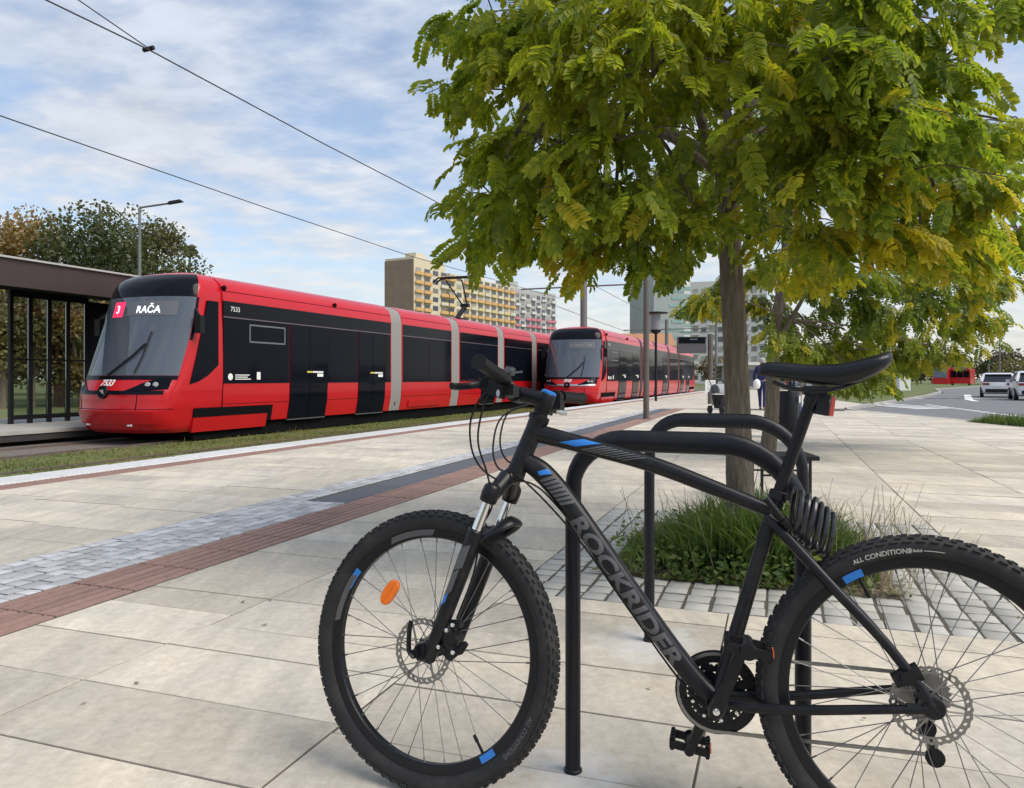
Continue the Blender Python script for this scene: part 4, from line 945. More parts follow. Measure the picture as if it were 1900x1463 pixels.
# ------------------------------------------------------------------ trees in the distance
def bg_tree(name, label, base, h, r, mt, nleaf=2600, size=.3, seed=0, group=None, trunk_h=.3, squash=1.0, blobs=16, rtrunk=None, low=0.25):
    g = np.random.default_rng(seed); t = thing(name, label, "tree", base, 0, group)
    rt = rtrunk or h * .018
    P = [(0, 0, 0), (.1 * rt, 0, h * trunk_h), (g.normal(0, .2), g.normal(0, .2), h * .62), (0, 0, h * .9)]
    tubeobj("trunk", catmull(P, 4), [lerp(rt * 1.3, rt * .25, i / 12) for i in range(13)], M_BARK, t, 7)
    cz = lerp(low * h, h, .5); ez = (h - low * h) / 2
    C = []
    while len(C) < blobs:
        q = g.uniform(-1, 1, 3)
        if .15 < (q ** 2).sum() < 1: C.append(q * np.array([r, r, ez]) * .74 + np.array([0, 0, cz]))
    lm = MB()
    for c in C[:9]:
        a = Vector((0, 0, lerp(h * trunk_h, h * .7, g.random()))); b = Vector(c); md = a.lerp(b, .5) + Vector((0, 0, -.04 * h)); lm.tube([a, md, b], [rt * .45, rt * .3, rt * .12], 5)
    lm.build("limb", M_BARK, t)
    C = np.array(C); br = g.uniform(.32, .52, blobs) * r
    idx = g.integers(0, blobs, nleaf); dv = g.normal(size=(nleaf, 3)); dv /= np.linalg.norm(dv, axis=1)[:, None]; rad = g.random(nleaf) ** .45
    c = C[idx] + dv * (br[idx] * rad)[:, None] * np.array([1, 1, .85 * squash])
    a = g.normal(size=(nleaf, 3)); a /= np.linalg.norm(a, axis=1)[:, None]; b = np.cross(a, g.normal(size=(nleaf, 3))); b /= np.linalg.norm(b, axis=1)[:, None]
    s = size * g.uniform(.6, 1.35, nleaf)[:, None]
    V = np.stack([c - a * s * .6, c + b * s * .38, c + a * s * .6, c - b * s * .38], 1)
    o = link("crown", poly_mesh("crown", V, 4), t); o.data.materials.append(mt); return t
def at(u, Y, z=-.36): return Vector(((u - 950) / F * Y, Y, z))
bg_tree("oak_tree", "broad dark green tree towering behind the tram shelter", at(185, 46), 13.4, 4.9, M_OAK, 17000, .21, 1, blobs=34, low=.12)
bg_tree("oak_tree", "dark green tree with a ragged top beside the street lamp arm", at(290, 50), 12.6, 3.3, M_OAK, 9000, .21, 2, blobs=20, low=.1)
bg_tree("autumn_tree", "brown autumn tree at the picture's edge above the shelter roof", at(14, 44), 12.4, 3.3, M_AUT, 9500, .2, 3, blobs=22, low=.1)
bg_tree("autumn_tree", "small golden tree showing just above the shelter roof edge", at(112, 38), 8.4, 1.5, M_AUT, 3000, .15, 4, blobs=10, low=.3)
bg_tree("young_tree", "thin young green tree standing alone just over the tram's front roof", at(355, 58), 13.0, 1.3, M_OAK, 1300, .28, 5, blobs=9, low=.35)
bg_tree("bare_tree", "sparse grey twiggy tree between the dark tree and the young tree", at(330, 56), 11.6, 1.4, M_HAZEL, 500, .16, 6, blobs=10, low=.3)
LB = ["olive bush seen through the first shelter panes", "tall olive shrub behind the middle shelter panes", "yellowing shrub behind the shelter panes near the tram", "dense olive shrub at the picture's left edge", "dark shrub glimpsed between shelter post and tram nose"]
for i, (u, Y, h_, r_, mt_) in enumerate(((60, 36, 6.6, 2.2, M_OLIVE), (105, 39, 7.2, 2.2, M_OLIVE), (150, 37, 6.0, 1.9, M_AUT), (5, 35, 6.8, 2.2, M_OLIVE), (195, 42, 7.6, 2.6, M_OAK))):
    bg_tree("shrub", LB[i], at(u, Y), h_, r_, mt_, 3400, .2, 20 + i, "shrubs behind the tram shelter", .15, blobs=20, low=.02)
for i in range(9):                                                 # belt beyond the left stop, farther back
    u = -420 + i * 105
    bg_tree("shrub", "olive brown tree in the belt far behind the shelter", at(u, 62 + (i * 7) % 11), 8.2 + (i * 3) % 4 * .5, 4.2, (M_OLIVE, M_HAZEL, M_AUT, M_OAK)[i % 4], 2200, .36, 40 + i, "belt of trees behind the shelter", .2, blobs=16, low=.02)
RL = []
for i in range(19):                                                # tree belt across the road
    u = 1330 + i * 33 + (i * 37) % 17; Y = 165 + (i * 53) % 60
    hh_ = (7.2, 8.4, 6.4, 9.6, 7.6)[i % 5] * (1.15 if 1840 < u < 1885 else .92)
    bg_tree("roadside_tree", "brown green tree in the belt far across the road", at(u, Y), hh_, 4.2 + (i % 3) * .7, (M_HAZEL, M_OLIVE, M_HAZEL, M_OAK)[i % 4], 1100, .6, 80 + i, "far belt of trees across the road", .2, blobs=14, low=.03)
# far street furniture
for u, Y, zt, lb in ((1680, 90, 11.6, "tall street lamp just right of the saddle's hanging leaves"), (1855, 120, 9.5, "double armed street lamp above the white car")):
    t = thing("street_lamp", lb, "street lamp", at(u, Y), 0); tubeobj("pole", [(0, 0, 0), (0, 0, zt * .5), (0, 0, zt)], [.14, .11, .08], M_GALV, t, 7)
    tubeobj("arm", [(-1.4, 0, zt + .1), (0, 0, zt), (1.4, 0, zt + .1)], .06, M_GALV, t, 5)
    for sx in (-1, 1): m = MB(); m.box((sx * 1.7, 0, zt + .14), (.8, .3, .12)); m.build("lamp_head", M_DARKM, t, smooth=0)
t = thing("traffic_light", "small dark traffic light on a thin pole across the road", "traffic light", at(1835, 82)); tubeobj("pole", [(0, 0, 0), (0, 0, 3.6)], .07, M_GALV, t, 6)
m = MB(); m.box((0, 0, 3.55), (.3, .2, 1.0)); hd_ = m.build("signal_head", M_DARKM, t, smooth=0)
for k, c in enumerate(((.3, .02, .02), (.3, .15, .02), (.02, .2, .08))): m = MB(); m.lathe([(0, .02), (.1, .0)], 10, (0, -.11, 3.85 - k * .3), (0, -1, 0)); m.build("lens", mat("signal_lens", c, .3), hd_)
a = at(1676, 68); t = thing("utility_cabinet", "white utility cabinet on the grass beside a lamp post", "cabinet", a); m = MB(); m.box((0, 0, 1.15), (1.0, .6, 1.7)); m.build("body", M_WHITE, t, smooth=0)
m = MB(); m.box((0, 0, .2), (1.04, .64, .28)); m.build("plinth", M_CONC, t, smooth=0)
# ------------------------------------------------------------------ cars
M_CARW = mat("white_car_paint", (0.72, 0.73, 0.75), 0.25, coat=0.8); M_CARG = mat("car_glass", (0.02, 0.024, 0.03), 0.08); M_TAIL = mat("tail_lamp", (0.2, 0.01, 0.012), 0.25)
def car(label, loc, rz, suv=0.0):
    t = thing("car", label, "car", loc, rz, "white cars on the road")
    k = 1 + suv; body = MB(); st = []      # local: x forward, stations from tail to nose
    for x, zb, zt, w_ in ((-2.1, .45, .72, .74), (-2.06, .3, .92, .82), (-1.6, .22, .98, .88), (0, .2, .97, .9), (1.2, .22, .93, .89), (1.75, .25, .82, .84), (2.08, .34, .66, .7)):
        zt *= k; st.append([(x, -w_ * .9, zb), (x, -w_, (zb + zt) / 2), (x, -w_ * .97, zt), (x, w_ * .97, zt), (x, w_, (zb + zt) / 2), (x, w_ * .9, zb)])
    body.loft(st); body.build("body", M_CARW, t, smooth=40)
    gl = MB(); rf = MB(); r1, r2 = [], []
    for x, z, w_ in ((-1.98, .94, .8), (-1.5, 1.38, .68), (-1.0, 1.46, .66), (.1, 1.46, .66), (1.15, .95, .8)): z *= k; r1.append([(x, -w_, z), (x, w_, z), (x, w_ + (.12 if z < 1.2 * k else .16), .93 * k), (x, -w_ - (.12 if z < 1.2 * k else .16), .93 * k)])
    gl.loft(r1); gl.build("glasshouse", M_CARG, t, smooth=0)
    for x, z, w_ in ((-1.62, 1.4, .66), (-1.0, 1.475, .67), (.1, 1.475, .67), (.3, 1.4, .66)): z *= k; r2.append([(x, -w_, z), (x, w_, z), (x, w_ * .98, z + .02), (x, -w_ * .98, z + .02)])
    rf.loft(r2); rf.build("roof", M_CARW, t, smooth=0)
    for sg in (-1, 1):
        m = MB(); m.bar((-1.99, sg * .84, .96 * k), (-1.5, sg * .7, 1.42 * k), .1, .1); m.build("pillar", M_CARW, t, smooth=0)
        m = MB(); m.bar((.12, sg * .69, 1.45 * k), (1.12, sg * .87, .95 * k), .06, .06); m.build("pillar", M_CARW, t, smooth=0)
    for sx in (-1.28, 1.3):
        for sg in (-1, 1):
            m = MB(); m.lathe([(0, -.1), (.3, -.1), (.33, -.06), (.33, .06), (.3, .1), (0, .1)], 18, (sx, sg * .83, .33), (0, 1, 0)); wh = m.build("wheel", M_RUB, t, smooth=40)
            m = MB(); m.lathe([(0, .115), (.2, .11), (.21, .1)], 12, (sx, sg * .83, .33), (0, sg, 0)); m.build("rim", M_ALU, wh)
    for sg in (-1, 1):
        m = MB(); m.box((-2.09, sg * .62, .82 * k), (.08, .36, .12)); m.build("tail_light", M_TAIL, t, smooth=0)
        m = MB(); m.box((2.02, sg * .56, .66 * k), (.1, .3, .12)); m.build("headlight", M_LAMPG, t, smooth=0)
        m = MB(); m.box((.85, sg * .99, 1.0 * k), (.12, .2, .14)); m.build("wing_mirror", M_CARW, t, smooth=0)
    m = MB(); m.box((-2.08, 0, .42), (.1, 1.3, .2)); m.build("bumper", M_PLAST, t, smooth=0)
    m = MB(); m.box((-2.115, 0, .72 * k), (.03, .5, .11)); m.build("number_plate", M_WHITE, t, smooth=0)
    return t
car("white hatchback seen from behind on the curving road", at(1851, 47, -.1), R(58), .0)
car("white car cut by the picture's edge, ahead of the hatchback", at(1914, 40.5, -.1), R(62), .03)
# far bus and far tram
t = thing("bus", "small red bus far down the road beside a distant red tram", "bus", at(1786, 138, -.1), R(-36))
m = MB(); m.box((0, 0, 1.6), (3.2, 9, 2.7)); m.build("body", M_TRED, t, smooth=0)
for k in range(3): m = MB(); m.box((-.98 + k * .98, -4.52, 1.95), (.9, .08, 1.2)); m.build("window", M_TGLASS, t, smooth=0)
for k in range(6): m = MB(); m.box((-1.62, -3.6 + k * 1.45, 1.95), (.08, 1.25, 1.1)); m.build("window", M_TGLASS, t, smooth=0)
m = MB(); m.box((0, -2, 3.05), (2.6, 4, .3)); m.build("roof_unit", M_BELL, t, smooth=0)
m = MB(); m.box((0, -4.53, 2.78), (2.0, .06, .22)); m.build("destination_sign", M_SIGNG, t, smooth=0)
for sx in (-1.3, 1.3): m = MB(); m.lathe([(0, -.15), (.45, -.15), (.45, .15), (0, .15)], 14, (sx, -3.0, .35), (1, 0, 0)); m.build("wheel", M_RUB, t)
t = thing("distant_tram", "tiny red tram nose far down the road next to the red bus", "tram", at(1747, 136, -.1), R(-32))
m = MB(); m.loft([[(-1.2, -5, .2), (1.2, -5, .2), (1.2, -5, 1.2), (-1.2, -5, 1.2)], [(-1.25, -4.6, .2), (1.25, -4.6, .2), (1.15, -4.2, 3.2), (-1.15, -4.2, 3.2)], [(-1.25, 9, .2), (1.25, 9, .2), (1.2, 9, 3.4), (-1.2, 9, 3.4)]]); m.build("body", M_TRED, t, smooth=0)
m = MB(); m.add([(-1.05, -5.03, 1.3), (1.05, -5.03, 1.3), (1.0, -4.35, 3.0), (-1.0, -4.35, 3.0)], [(0, 1, 2, 3)]); m.build("windscreen", M_TWIND, t, smooth=0)

# ------------------------------------------------------------------ people
M_SKIN = mat("skin", (0.5, 0.3, 0.22), 0.6); M_NAVY = mat("navy_cloth", (0.015, 0.02, 0.1), 0.85); M_GREYC = mat("grey_cloth", (0.3, 0.31, 0.34), 0.9); M_DARKC = mat("dark_cloth", (0.02, 0.02, 0.028), 0.9)
M_REDC = mat("red_cloth", (0.4, 0.03, 0.03), 0.9); M_JEAN = mat("jeans_cloth", (0.06, 0.09, 0.16), 0.9); M_HAIR = mat("dark_hair", (0.03, 0.022, 0.018), 0.8); M_GREYH = mat("grey_hair", (0.35, 0.34, 0.33), 0.8)
def skin_mesh(name, J, E, rad, mt, parent, root):
    keys = list({k for e in E for k in e}); ix = {k: i for i, k in enumerate(keys)}
    me = bpy.data.meshes.new(name); me.from_pydata([J[k] for k in keys], [(ix[a], ix[b]) for a, b in E], [])
    o = bpy.data.objects.new(name, me); COL.objects.link(o); md = o.modifiers.new("skin", 'SKIN'); md.use_smooth_shade = True
    if not me.skin_vertices: 
        bpy.context.view_layer.objects.active = o
    lay = me.skin_vertices[0] if me.skin_vertices else None
    for k in keys:
        sv = lay.data[ix[k]]; r = rad[k]; sv.radius = r if isinstance(r, tuple) else (r, r); sv.use_root = (k == root)
    sb_ = o.modifiers.new("sub", 'SUBSURF'); sb_.levels = 2; sb_.render_levels = 2
    dg = bpy.context.evaluated_depsgraph_get(); m2 = bpy.data.meshes.new_from_object(o.evaluated_get(dg)); m2.name = name
    bpy.data.objects.remove(o); m2.materials.clear(); m2.materials.append(mt); m2.polygons.foreach_set("use_smooth", [True] * len(m2.polygons))
    return link(name, m2, parent)
def person(label, loc, rz, h, top, legs, hair, stride=.16, arm=.1, cap=None):
    t = thing("person", label, "person", loc, rz, None); k = h / 1.75; s = stride
    J = dict(pel=(0, 0, .95), wai=(0, .0, 1.1), che=(0, -.01, 1.3), nec=(0, 0, 1.49), hd=(0, -.02, 1.6), hdt=(0, -.01, 1.69))
    for sg, n_ in ((-1, 'l'), (1, 'r')):
        J.update({'sh' + n_: (sg * .18, 0, 1.42), 'el' + n_: (sg * .25, arm * sg * .6, 1.15), 'wr' + n_: (sg * .24, -.1 + arm * sg * .5, .93), 'ha' + n_: (sg * .235, -.12 + arm * sg * .5, .83),
                  'hi' + n_: (sg * .09, 0, .9), 'kn' + n_: (sg * .1, -s * sg * .55 - .03, .5), 'an' + n_: (sg * .1, -s * sg, .09), 'to' + n_: (sg * .12, -s * sg - .15, .04)})
    J = {a: tuple(c * k for c in p) for a, p in J.items()}
    E = [('pel', 'wai'), ('wai', 'che'), ('che', 'nec'), ('nec', 'hd'), ('hd', 'hdt')]
    for n_ in 'lr': E += [('che', 'sh' + n_), ('sh' + n_, 'el' + n_), ('el' + n_, 'wr' + n_), ('wr' + n_, 'ha' + n_), ('pel', 'hi' + n_), ('hi' + n_, 'kn' + n_), ('kn' + n_, 'an' + n_), ('an' + n_, 'to' + n_)]
    rad = dict(pel=(.15, .11), wai=(.135, .1), che=(.15, .11), nec=.055, hd=(.085, .1), hdt=(.06, .07))
    for n_ in 'lr': rad.update({'sh' + n_: .06, 'el' + n_: .042, 'wr' + n_: .03, 'ha' + n_: (.035, .022), 'hi' + n_: .085, 'kn' + n_: .055, 'an' + n_: .038, 'to' + n_: .03})
    sc = lambda f: {a: (tuple(x * k * f for x in r) if isinstance(r, tuple) else r * k * f) for a, r in rad.items()}
    skin_mesh("body", J, E, sc(1), M_SKIN, t, 'pel')
    tp_ = [e for e in E if e[0] in ('wai', 'pel') and e[1] in ('wai', 'che')] + [e for e in E if e[0][:2] in ('sh', 'el') or e[1][:2] == 'sh' ]; tp_ = [e for e in tp_ if e[1][:2] != 'ha']
    J2 = dict(J); J2['nec2'] = tuple(lerp(J['che'][i], J['nec'][i], .75) for i in range(3)); r2 = sc(1.16); r2['nec2'] = .085 * k
    skin_mesh("top", J2, tp_ + [('che', 'nec2')], r2, top, t, 'pel')
    skin_mesh("trousers", J, [e for e in E if e[0][:2] in ('hi', 'kn') and e[1][:2] in ('kn', 'an')] + [('pel', 'hil'), ('pel', 'hir')], sc(1.2), legs, t, 'pel')
    skin_mesh("shoe", J, [('anl', 'tol')], sc(1.3), M_DARKC, t, 'anl'); skin_mesh("shoe", J, [('anr', 'tor')], sc(1.3), M_DARKC, t, 'anr')
    m = MB(); m.lathe([(.1, -.03), (.108, .03), (.09, .09), (.05, .125), (0, .135)], 16, (0, .01 * k, 1.63 * k)); m.build("hair", hair, t)
    m = MB()
    m.lathe([(0, 0), (.016, .0), (.008, .03), (0, .032)], 6, (0, -.105 * k, 1.6 * k), (0, -1, 0)); m.build("nose", M_SKIN, t)
    for sg in (-1, 1): m = MB(); m.lathe([(0, .006), (.011, 0)], 6, (sg * .035 * k, -.107 * k, 1.635 * k), (0, -1, 0)); m.build("eye", M_DARKC, t)
    if cap:
        m = MB(); m.lathe([(.112, .04), (.112, .07), (.085, .13), (0, .15)], 16, (0, 0, 1.63 * k)); m.box((0, -.14 * k, 1.675 * k), (.15, .13, .012)); m.build("cap", cap, t)
    return t
a = gp(1414, 762); person("person in dark blue clothes walking beside the second tree trunk", a, R(150), 1.72, M_NAVY, M_NAVY, M_GREYH, .2)
m = MB(); m.lathe([(0, -.16), (.08, -.14), (.12, -.02), (.1, .1), (.04, .16), (0, .17)], 12, a + Vector((-.21, -.12, .86))); tag(m.build("carrier_bag", M_WHITE), "small white bag held by the person in blue", "bag")
a = gp(1475, 779); person("person in a red top and jeans behind the bin, wearing a dark cap", a, R(190), 1.72, M_REDC, M_JEAN, M_HAIR, .1, cap=M_DARKC)
a = gp(1598, 732); person("tiny person in dark clothes on the far pavement below the saddle tip", a, R(170), 1.72, M_DARKC, M_DARKC, M_HAIR, .16)
# pushchair half hidden by the trunk
a = gp(1341, 768); t = thing("pushchair", "dark pushchair with a grey hood mostly hidden behind the large trunk", "pushchair", a, R(20))
m = MB(); m.loft([[(-.2, -.16, .16), (.2, -.16, .16), (.2, .14, .16), (-.2, .14, .16)], [(-.24, -.28, .5), (.24, -.28, .5), (.24, .2, .5), (-.24, .2, .5)], [(-.24, -.3, .56), (.24, -.3, .56), (.24, .22, .56), (-.24, .22, .56)]]); m.build("seat", M_DARKC, t, smooth=0)
m = MB(); m.lathe([(.26, -.24), (.27, 0), (.26, .24)], 16, (0, .06, .62), (1, 0, 0)); m.v = [(x, y, max(z, .6)) for x, y, z in m.v]; m.build("hood", M_GREYC, t)
m = MB()
for sg in (-1, 1): m.tube([(sg * .24, -.3, .12), (sg * .24, .1, .6), (sg * .24, .34, 1.02)], .014, 6); m.tube([(sg * .24, .3, .12), (sg * .24, -.05, .5)], .014, 6)
m.tube([(-.24, .34, 1.02), (.24, .34, 1.02)], .02, 6); m.build("frame", M_DARKM, t)
for sx in (-.24, .24):
    for sy in (-.3, .3): m = MB(); m.lathe([(0, -.02), (.12, -.02), (.12, .02), (0, .02)], 14, (sx, sy, .12), (1, 0, 0)); m.build("wheel", M_RUB, t)

# ------------------------------------------------------------------ bicycle racks
def rack(label, L0, R0):
    L0, R0 = Vector(L0), Vector(R0); d = (R0 - L0); ln = d.length; d.normalize(); t = thing("bicycle_rack", label, "bicycle rack", L0, math.atan2(d.y, d.x), "black bicycle racks on the paving")
    zt = .878; P, rr = [], []
    for z in (0, .2, .45, .66): P.append((0, 0, z)); rr.append((.0205, .02))
    ra, rb = .13, .2
    for k in range(1, 9): a = k / 8 * math.pi / 2; P.append((ra * (1 - math.cos(a)), 0, zt - ra + ra * math.sin(a))); rr.append((lerp(.0205, .028, k / 8), .02))
    P.append((ln * .45, 0, zt - .001)); rr.append((.0285, .02)); P.append((ln - rb, 0, zt - .002)); rr.append((.0285, .02))
    for k in range(1, 11): a = k / 10 * math.pi / 2; P.append((ln - rb + rb * math.sin(a), 0, zt - rb + rb * math.cos(a) - .002)); rr.append((lerp(.0285, .02, k / 10), .02))
    for z in (.45, .2, 0): P.append((ln, 0, z)); rr.append((.0195, .02))
    m = MB(); m.tube(P, rr, 20, ref=(0, 1, 0)); m.build("bent_tube", M_RACK, t, smooth=50)
    for x in (0, ln): m = MB(); m.lathe([(.019, 0), (.0245, 0), (.0245, .005), (.019, .009)], 18, (x, 0, 0)); m.build("foot_ring", M_RACK, t)
rack("black hoop bicycle rack with the mountain bike leaning on it", (.1617, 2.003, 0), (.714, 1.851, 0))
rack("black hoop bicycle rack standing empty in front of the planted tree", (.546, 3.0, 0), (1.098, 2.848, 0))

# ------------------------------------------------------------------ robinia trees
def leaf_geo(L_=.26, pairs=8, g=None, quadfold=True):
    """compound leaf along +x drooping in -z; each leaflet six points folded on its midrib"""
    V, Fc = [], []; g = g or np.random.default_rng(1)
    sag = g.uniform(.1, .32)
    def ctr(s): return np.array([s * L_ * (1 - .12 * s * s), 0, -sag * L_ * s * s])
    def leaflet(o, d, up, ln, w_):
        d = d / np.linalg.norm(d); sd = np.cross(up, d); sd /= np.linalg.norm(sd); n_ = np.cross(d, sd); b = len(V); fo = .18 * w_
        V.extend([o, o + d * ln * .32 + sd * w_ * .5 + n_ * fo, o + d * ln * .74 + sd * w_ * .44 + n_ * fo, o + d * ln - n_ * ln * .08, o + d * ln * .74 - sd * w_ * .44 + n_ * fo, o + d * ln * .32 - sd * w_ * .5 + n_ * fo])
        Fc.append((b, b + 1, b + 2, b + 3)); Fc.append((b, b + 3, b + 4, b + 5))
    for i in range(pairs):
        s = .2 + .74 * i / (pairs - 1); c = ctr(s); sz = (.75 + .5 * math.sin(math.pi * (.15 + .75 * i / pairs))) * L_ * .205
        for sg in (-1, 1):
            d = np.array([.42 + .25 * s + g.normal(0, .06), sg * 1.0, -.28 + g.normal(0, .16)]); leaflet(c, d, np.array([0, .0, 1.]) + g.normal(0, .12, 3), sz * g.uniform(.9, 1.1), sz * .52)
    leaflet(ctr(.97), np.array([1, 0, -.5]), np.array([0, 0, 1.]), L_ * .2, L_ * .09)
    for k in range(4):                                             # rachis
        a, b_ = ctr(k / 4), ctr((k + 1) / 4); b = len(V); h_ = np.array([0, .0016, 0]); V.extend([a - h_, b_ - h_, b_ + h_, a + h_]); Fc.append((b, b + 1, b + 2, b + 3))
    return np.array(V), np.array(Fc)
def robinia(label, base, trunk, tr, limbs, clusters, nleaf_per, leafL, mts, seed, n_part=300, pairs=8):
    g = np.random.default_rng(seed); t = thing("robinia_tree", label, "tree", base)
    tp_ = catmull([Vector(p) - base for p in trunk], 14); k = len(tp_)
    rr = [interp(i / (k - 1), tr) for i in range(k)]; NA = 36; m = MB(); m.tube(tp_, rr, NA); ph = g.uniform(0, 6.28, 6); W_ = []
    for i_, (x, y, z) in enumerate(m.v):                             # furrowed bark: wandering vertical ridges and a few knots
        r_ = i_ // NA; c_ = tp_[min(r_, k - 1)]; a_ = 2 * math.pi * (i_ % NA) / NA; dz = z
        rid = .5 * math.sin(9 * a_ + 1.3 * math.sin(3.1 * dz + ph[0]) + ph[1]) + .35 * math.sin(14 * a_ + 1.7 * math.sin(5.3 * dz + ph[2])) + .3 * math.sin(3 * a_ + 2.1 * dz + ph[3])
        kn = math.exp(-((dz - .82) / .07) ** 2 - ((a_ - 3.6) / .5) ** 2) * .16
        f_ = 1 + .055 * rid + kn + g.normal(0, .012); W_.append((c_.x + (x - c_.x) * f_, c_.y + (y - c_.y) * f_, z))
    m.v = W_; m.build("trunk", M_BARK, t, smooth=75)
    lims = []
    for (pts, r0, r1) in limbs:
        P = catmull([Vector(p) - base for p in pts], 5); lims.append(P); m = MB(); m.tube(P, [lerp(r0, r1, i / (len(P) - 1)) for i in range(len(P))], 9); m.build("limb", M_BARK, t, smooth=60)
    ends = [p for P in lims for p in P[4:]] + tp_[-16::3]
    tw_ = MB(); leaves = []                                         # (origin, dir, roll, scale)
    for c, cr_, dens, yel in clusters:
        c = Vector(c) - base
        st = min(ends, key=lambda p: (p - c).length + max(0, p.z - c.z) * .3)
        md = st.lerp(c, .5) + Vector((0, 0, .08)); P = catmull([st, md, c], 4); tw_.tube(P, [lerp(.014, .006, i / (len(P) - 1)) for i in range(len(P))], 5, caps=False)
        out = Vector((c.x, c.y, 0)); out = out.normalized() if out.length > .1 else Vector((1, 0, 0))
        for j in range(6):
            d = Vector(g.normal(size=3)); d.z = abs(d.z) * .3 - .12; d = (d.normalized() + out * .55).normalized(); tip = c + d * cr_ * g.uniform(.6, 1.1) + Vector((0, 0, -.12 * cr_))
            Q = [c, c.lerp(tip, .5) + Vector((0, 0, .05)), tip]; Q = catmull(Q, 3); tw_.tube(Q, [lerp(.006, .002, i / (len(Q) - 1)) for i in range(len(Q))], 4, caps=False)
            nl = int(nleaf_per * dens / 6)
            for q_ in range(nl):
                f = g.random() ** .6 * (len(Q) - 1.001); i0 = int(f); o = Q[i0].lerp(Q[i0 + 1], f - i0) + Vector(g.normal(0, .05 * cr_ / .45, 3))
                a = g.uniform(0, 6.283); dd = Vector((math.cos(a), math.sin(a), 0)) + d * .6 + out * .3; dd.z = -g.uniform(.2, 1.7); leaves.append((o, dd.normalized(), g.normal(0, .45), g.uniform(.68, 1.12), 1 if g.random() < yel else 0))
    tag(tw_.build("twigs", M_BARK, t, smooth=60, fix=False), kind="stuff")
    gms = [leaf_geo(leafL, pairs + (i % 3) - 1, np.random.default_rng(seed + i)) for i in range(6)]
    mes = []
    for mt in mts: 
        for V, Fc in gms: me = faces_mesh("leaf", V, Fc); me.materials.append(mt); mes.append(me)
    cp = Vector((0, 0, H)) - base
    def vis(lf):
        o = lf[0] + base
        if o.y < .5: return 1e9
        u, v = 950 + F * o.x / o.y, V0 + F * (H - o.z) / o.y
        return o.y if -10 < u < 1910 and 0 < v < 1463 else 1e9
    leaves.sort(key=vis); allV, allF, allM, off = [], [], [], 0
    for i, (o, d, roll, sc, ye) in enumerate(leaves):
        x = d; y = Vector((0, 0, 1)).cross(x); y = y.normalized() if y.length > 1e-3 else Vector((1, 0, 0)); z = x.cross(y)
        M3 = Matrix((x, y, z)).transposed() @ Matrix.Rotation(roll, 3, 'X')
        q_ = int(g.integers(0, 6))
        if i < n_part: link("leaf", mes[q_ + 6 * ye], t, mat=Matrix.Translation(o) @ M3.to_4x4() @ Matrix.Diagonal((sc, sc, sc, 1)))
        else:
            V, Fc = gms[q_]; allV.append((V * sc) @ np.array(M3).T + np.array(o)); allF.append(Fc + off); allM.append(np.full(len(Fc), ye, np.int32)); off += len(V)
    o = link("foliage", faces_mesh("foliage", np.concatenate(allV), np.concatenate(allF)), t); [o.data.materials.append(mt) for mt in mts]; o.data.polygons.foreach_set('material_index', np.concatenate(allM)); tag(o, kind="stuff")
    return t
B1 = Vector((1.336, 4.4, 0)); YT = 4.4
trunk = [B1, px(1371, 850, YT), px(1364, 640, YT), px(1352, 420, YT), px(1348, 330, YT), px(1372, 235, YT + .03), px(1402, 150, YT + .06), px(1425, 30, YT + .1), px(1432, -160, YT + .1), px(1428, -380, YT)]
tr = [(0, .098), (.05, .08), (.2, .068), (.33, .064), (.44, .059), (.56, .052), (.7, .044), (1, .012)]
limbs = [([px(1348, 345, YT), px(1318, 275, YT - .1), px(1290, 190, YT - .25), px(1255, 60, YT - .4), px(1225, -100, YT - .5)], .038, .012),
         ([px(1360, 270, YT), px(1345, 180, YT + .15), px(1335, 60, YT + .3), px(1330, -120, YT + .5)], .032, .01),
         ([px(1400, 155, YT), px(1470, 90, YT - .3), px(1570, 40, YT - .7), px(1680, -30, YT - .9)], .028, .008),
         ([px(1340, 330, YT), px(1250, 260, YT - .3), px(1130, 215, YT - .6), px(1000, 190, YT - .7)], .026, .007),
         ([px(1352, 380, YT), px(1440, 300, YT - .4), px(1560, 260, YT - .8), px(1690, 250, YT - 1.0)], .026, .007),
         ([px(1372, 240, YT), px(1450, 240, YT + .5), px(1560, 220, YT + .9), px(1700, 240, YT + 1.1)], .026, .007),
         ([px(1330, 290, YT), px(1230, 240, YT + .4), px(1110, 230, YT + .8), px(990, 260, YT + .9)], .024, .007)]
CL = []
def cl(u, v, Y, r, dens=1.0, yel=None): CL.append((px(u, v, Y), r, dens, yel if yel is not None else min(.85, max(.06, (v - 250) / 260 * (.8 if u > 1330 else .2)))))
# left side of the crown
for u, v, Y, r, d in ((925, 60, 4.2, .4, .9), (1010, 40, 3.8, .45, 1.1), (1120, 30, 3.5, .45, 1.1), (1240, 30, 3.3, .45, 1.1), (905, 165, 4.3, .34, .8), (975, 150, 3.9, .42, 1.1), (1090, 150, 3.4, .42, 1.1), (1210, 140, 3.3, .42, 1),
                      (950, 265, 4.2, .32, .8), (1040, 265, 3.6, .4, 1.1), (1150, 260, 3.4, .42, 1.1), (915, 365, 4.3, .34, .9), (1000, 380, 3.9, .36, 1), (1110, 370, 3.5, .38, 1), (1215, 360, 3.5, .38, .9), (930, 440, 4.4, .24, .55), (1035, 440, 4.0, .25, .5),
                      (1135, 480, 3.8, .25, .6), (1215, 430, 3.7, .24, .55), (1290, 400, 3.7, .3, .7), (1290, 480, 4.2, .24, .5), (1120, 330, 5.2, .45, 1), (1000, 200, 5.2, .5, 1.1), (1180, 200, 5.5, .5, 1.1), (1230, 330, 5.2, .4, .8), (1020, 330, 5.0, .4, .8)):
    cl(u, v, Y, r, d)
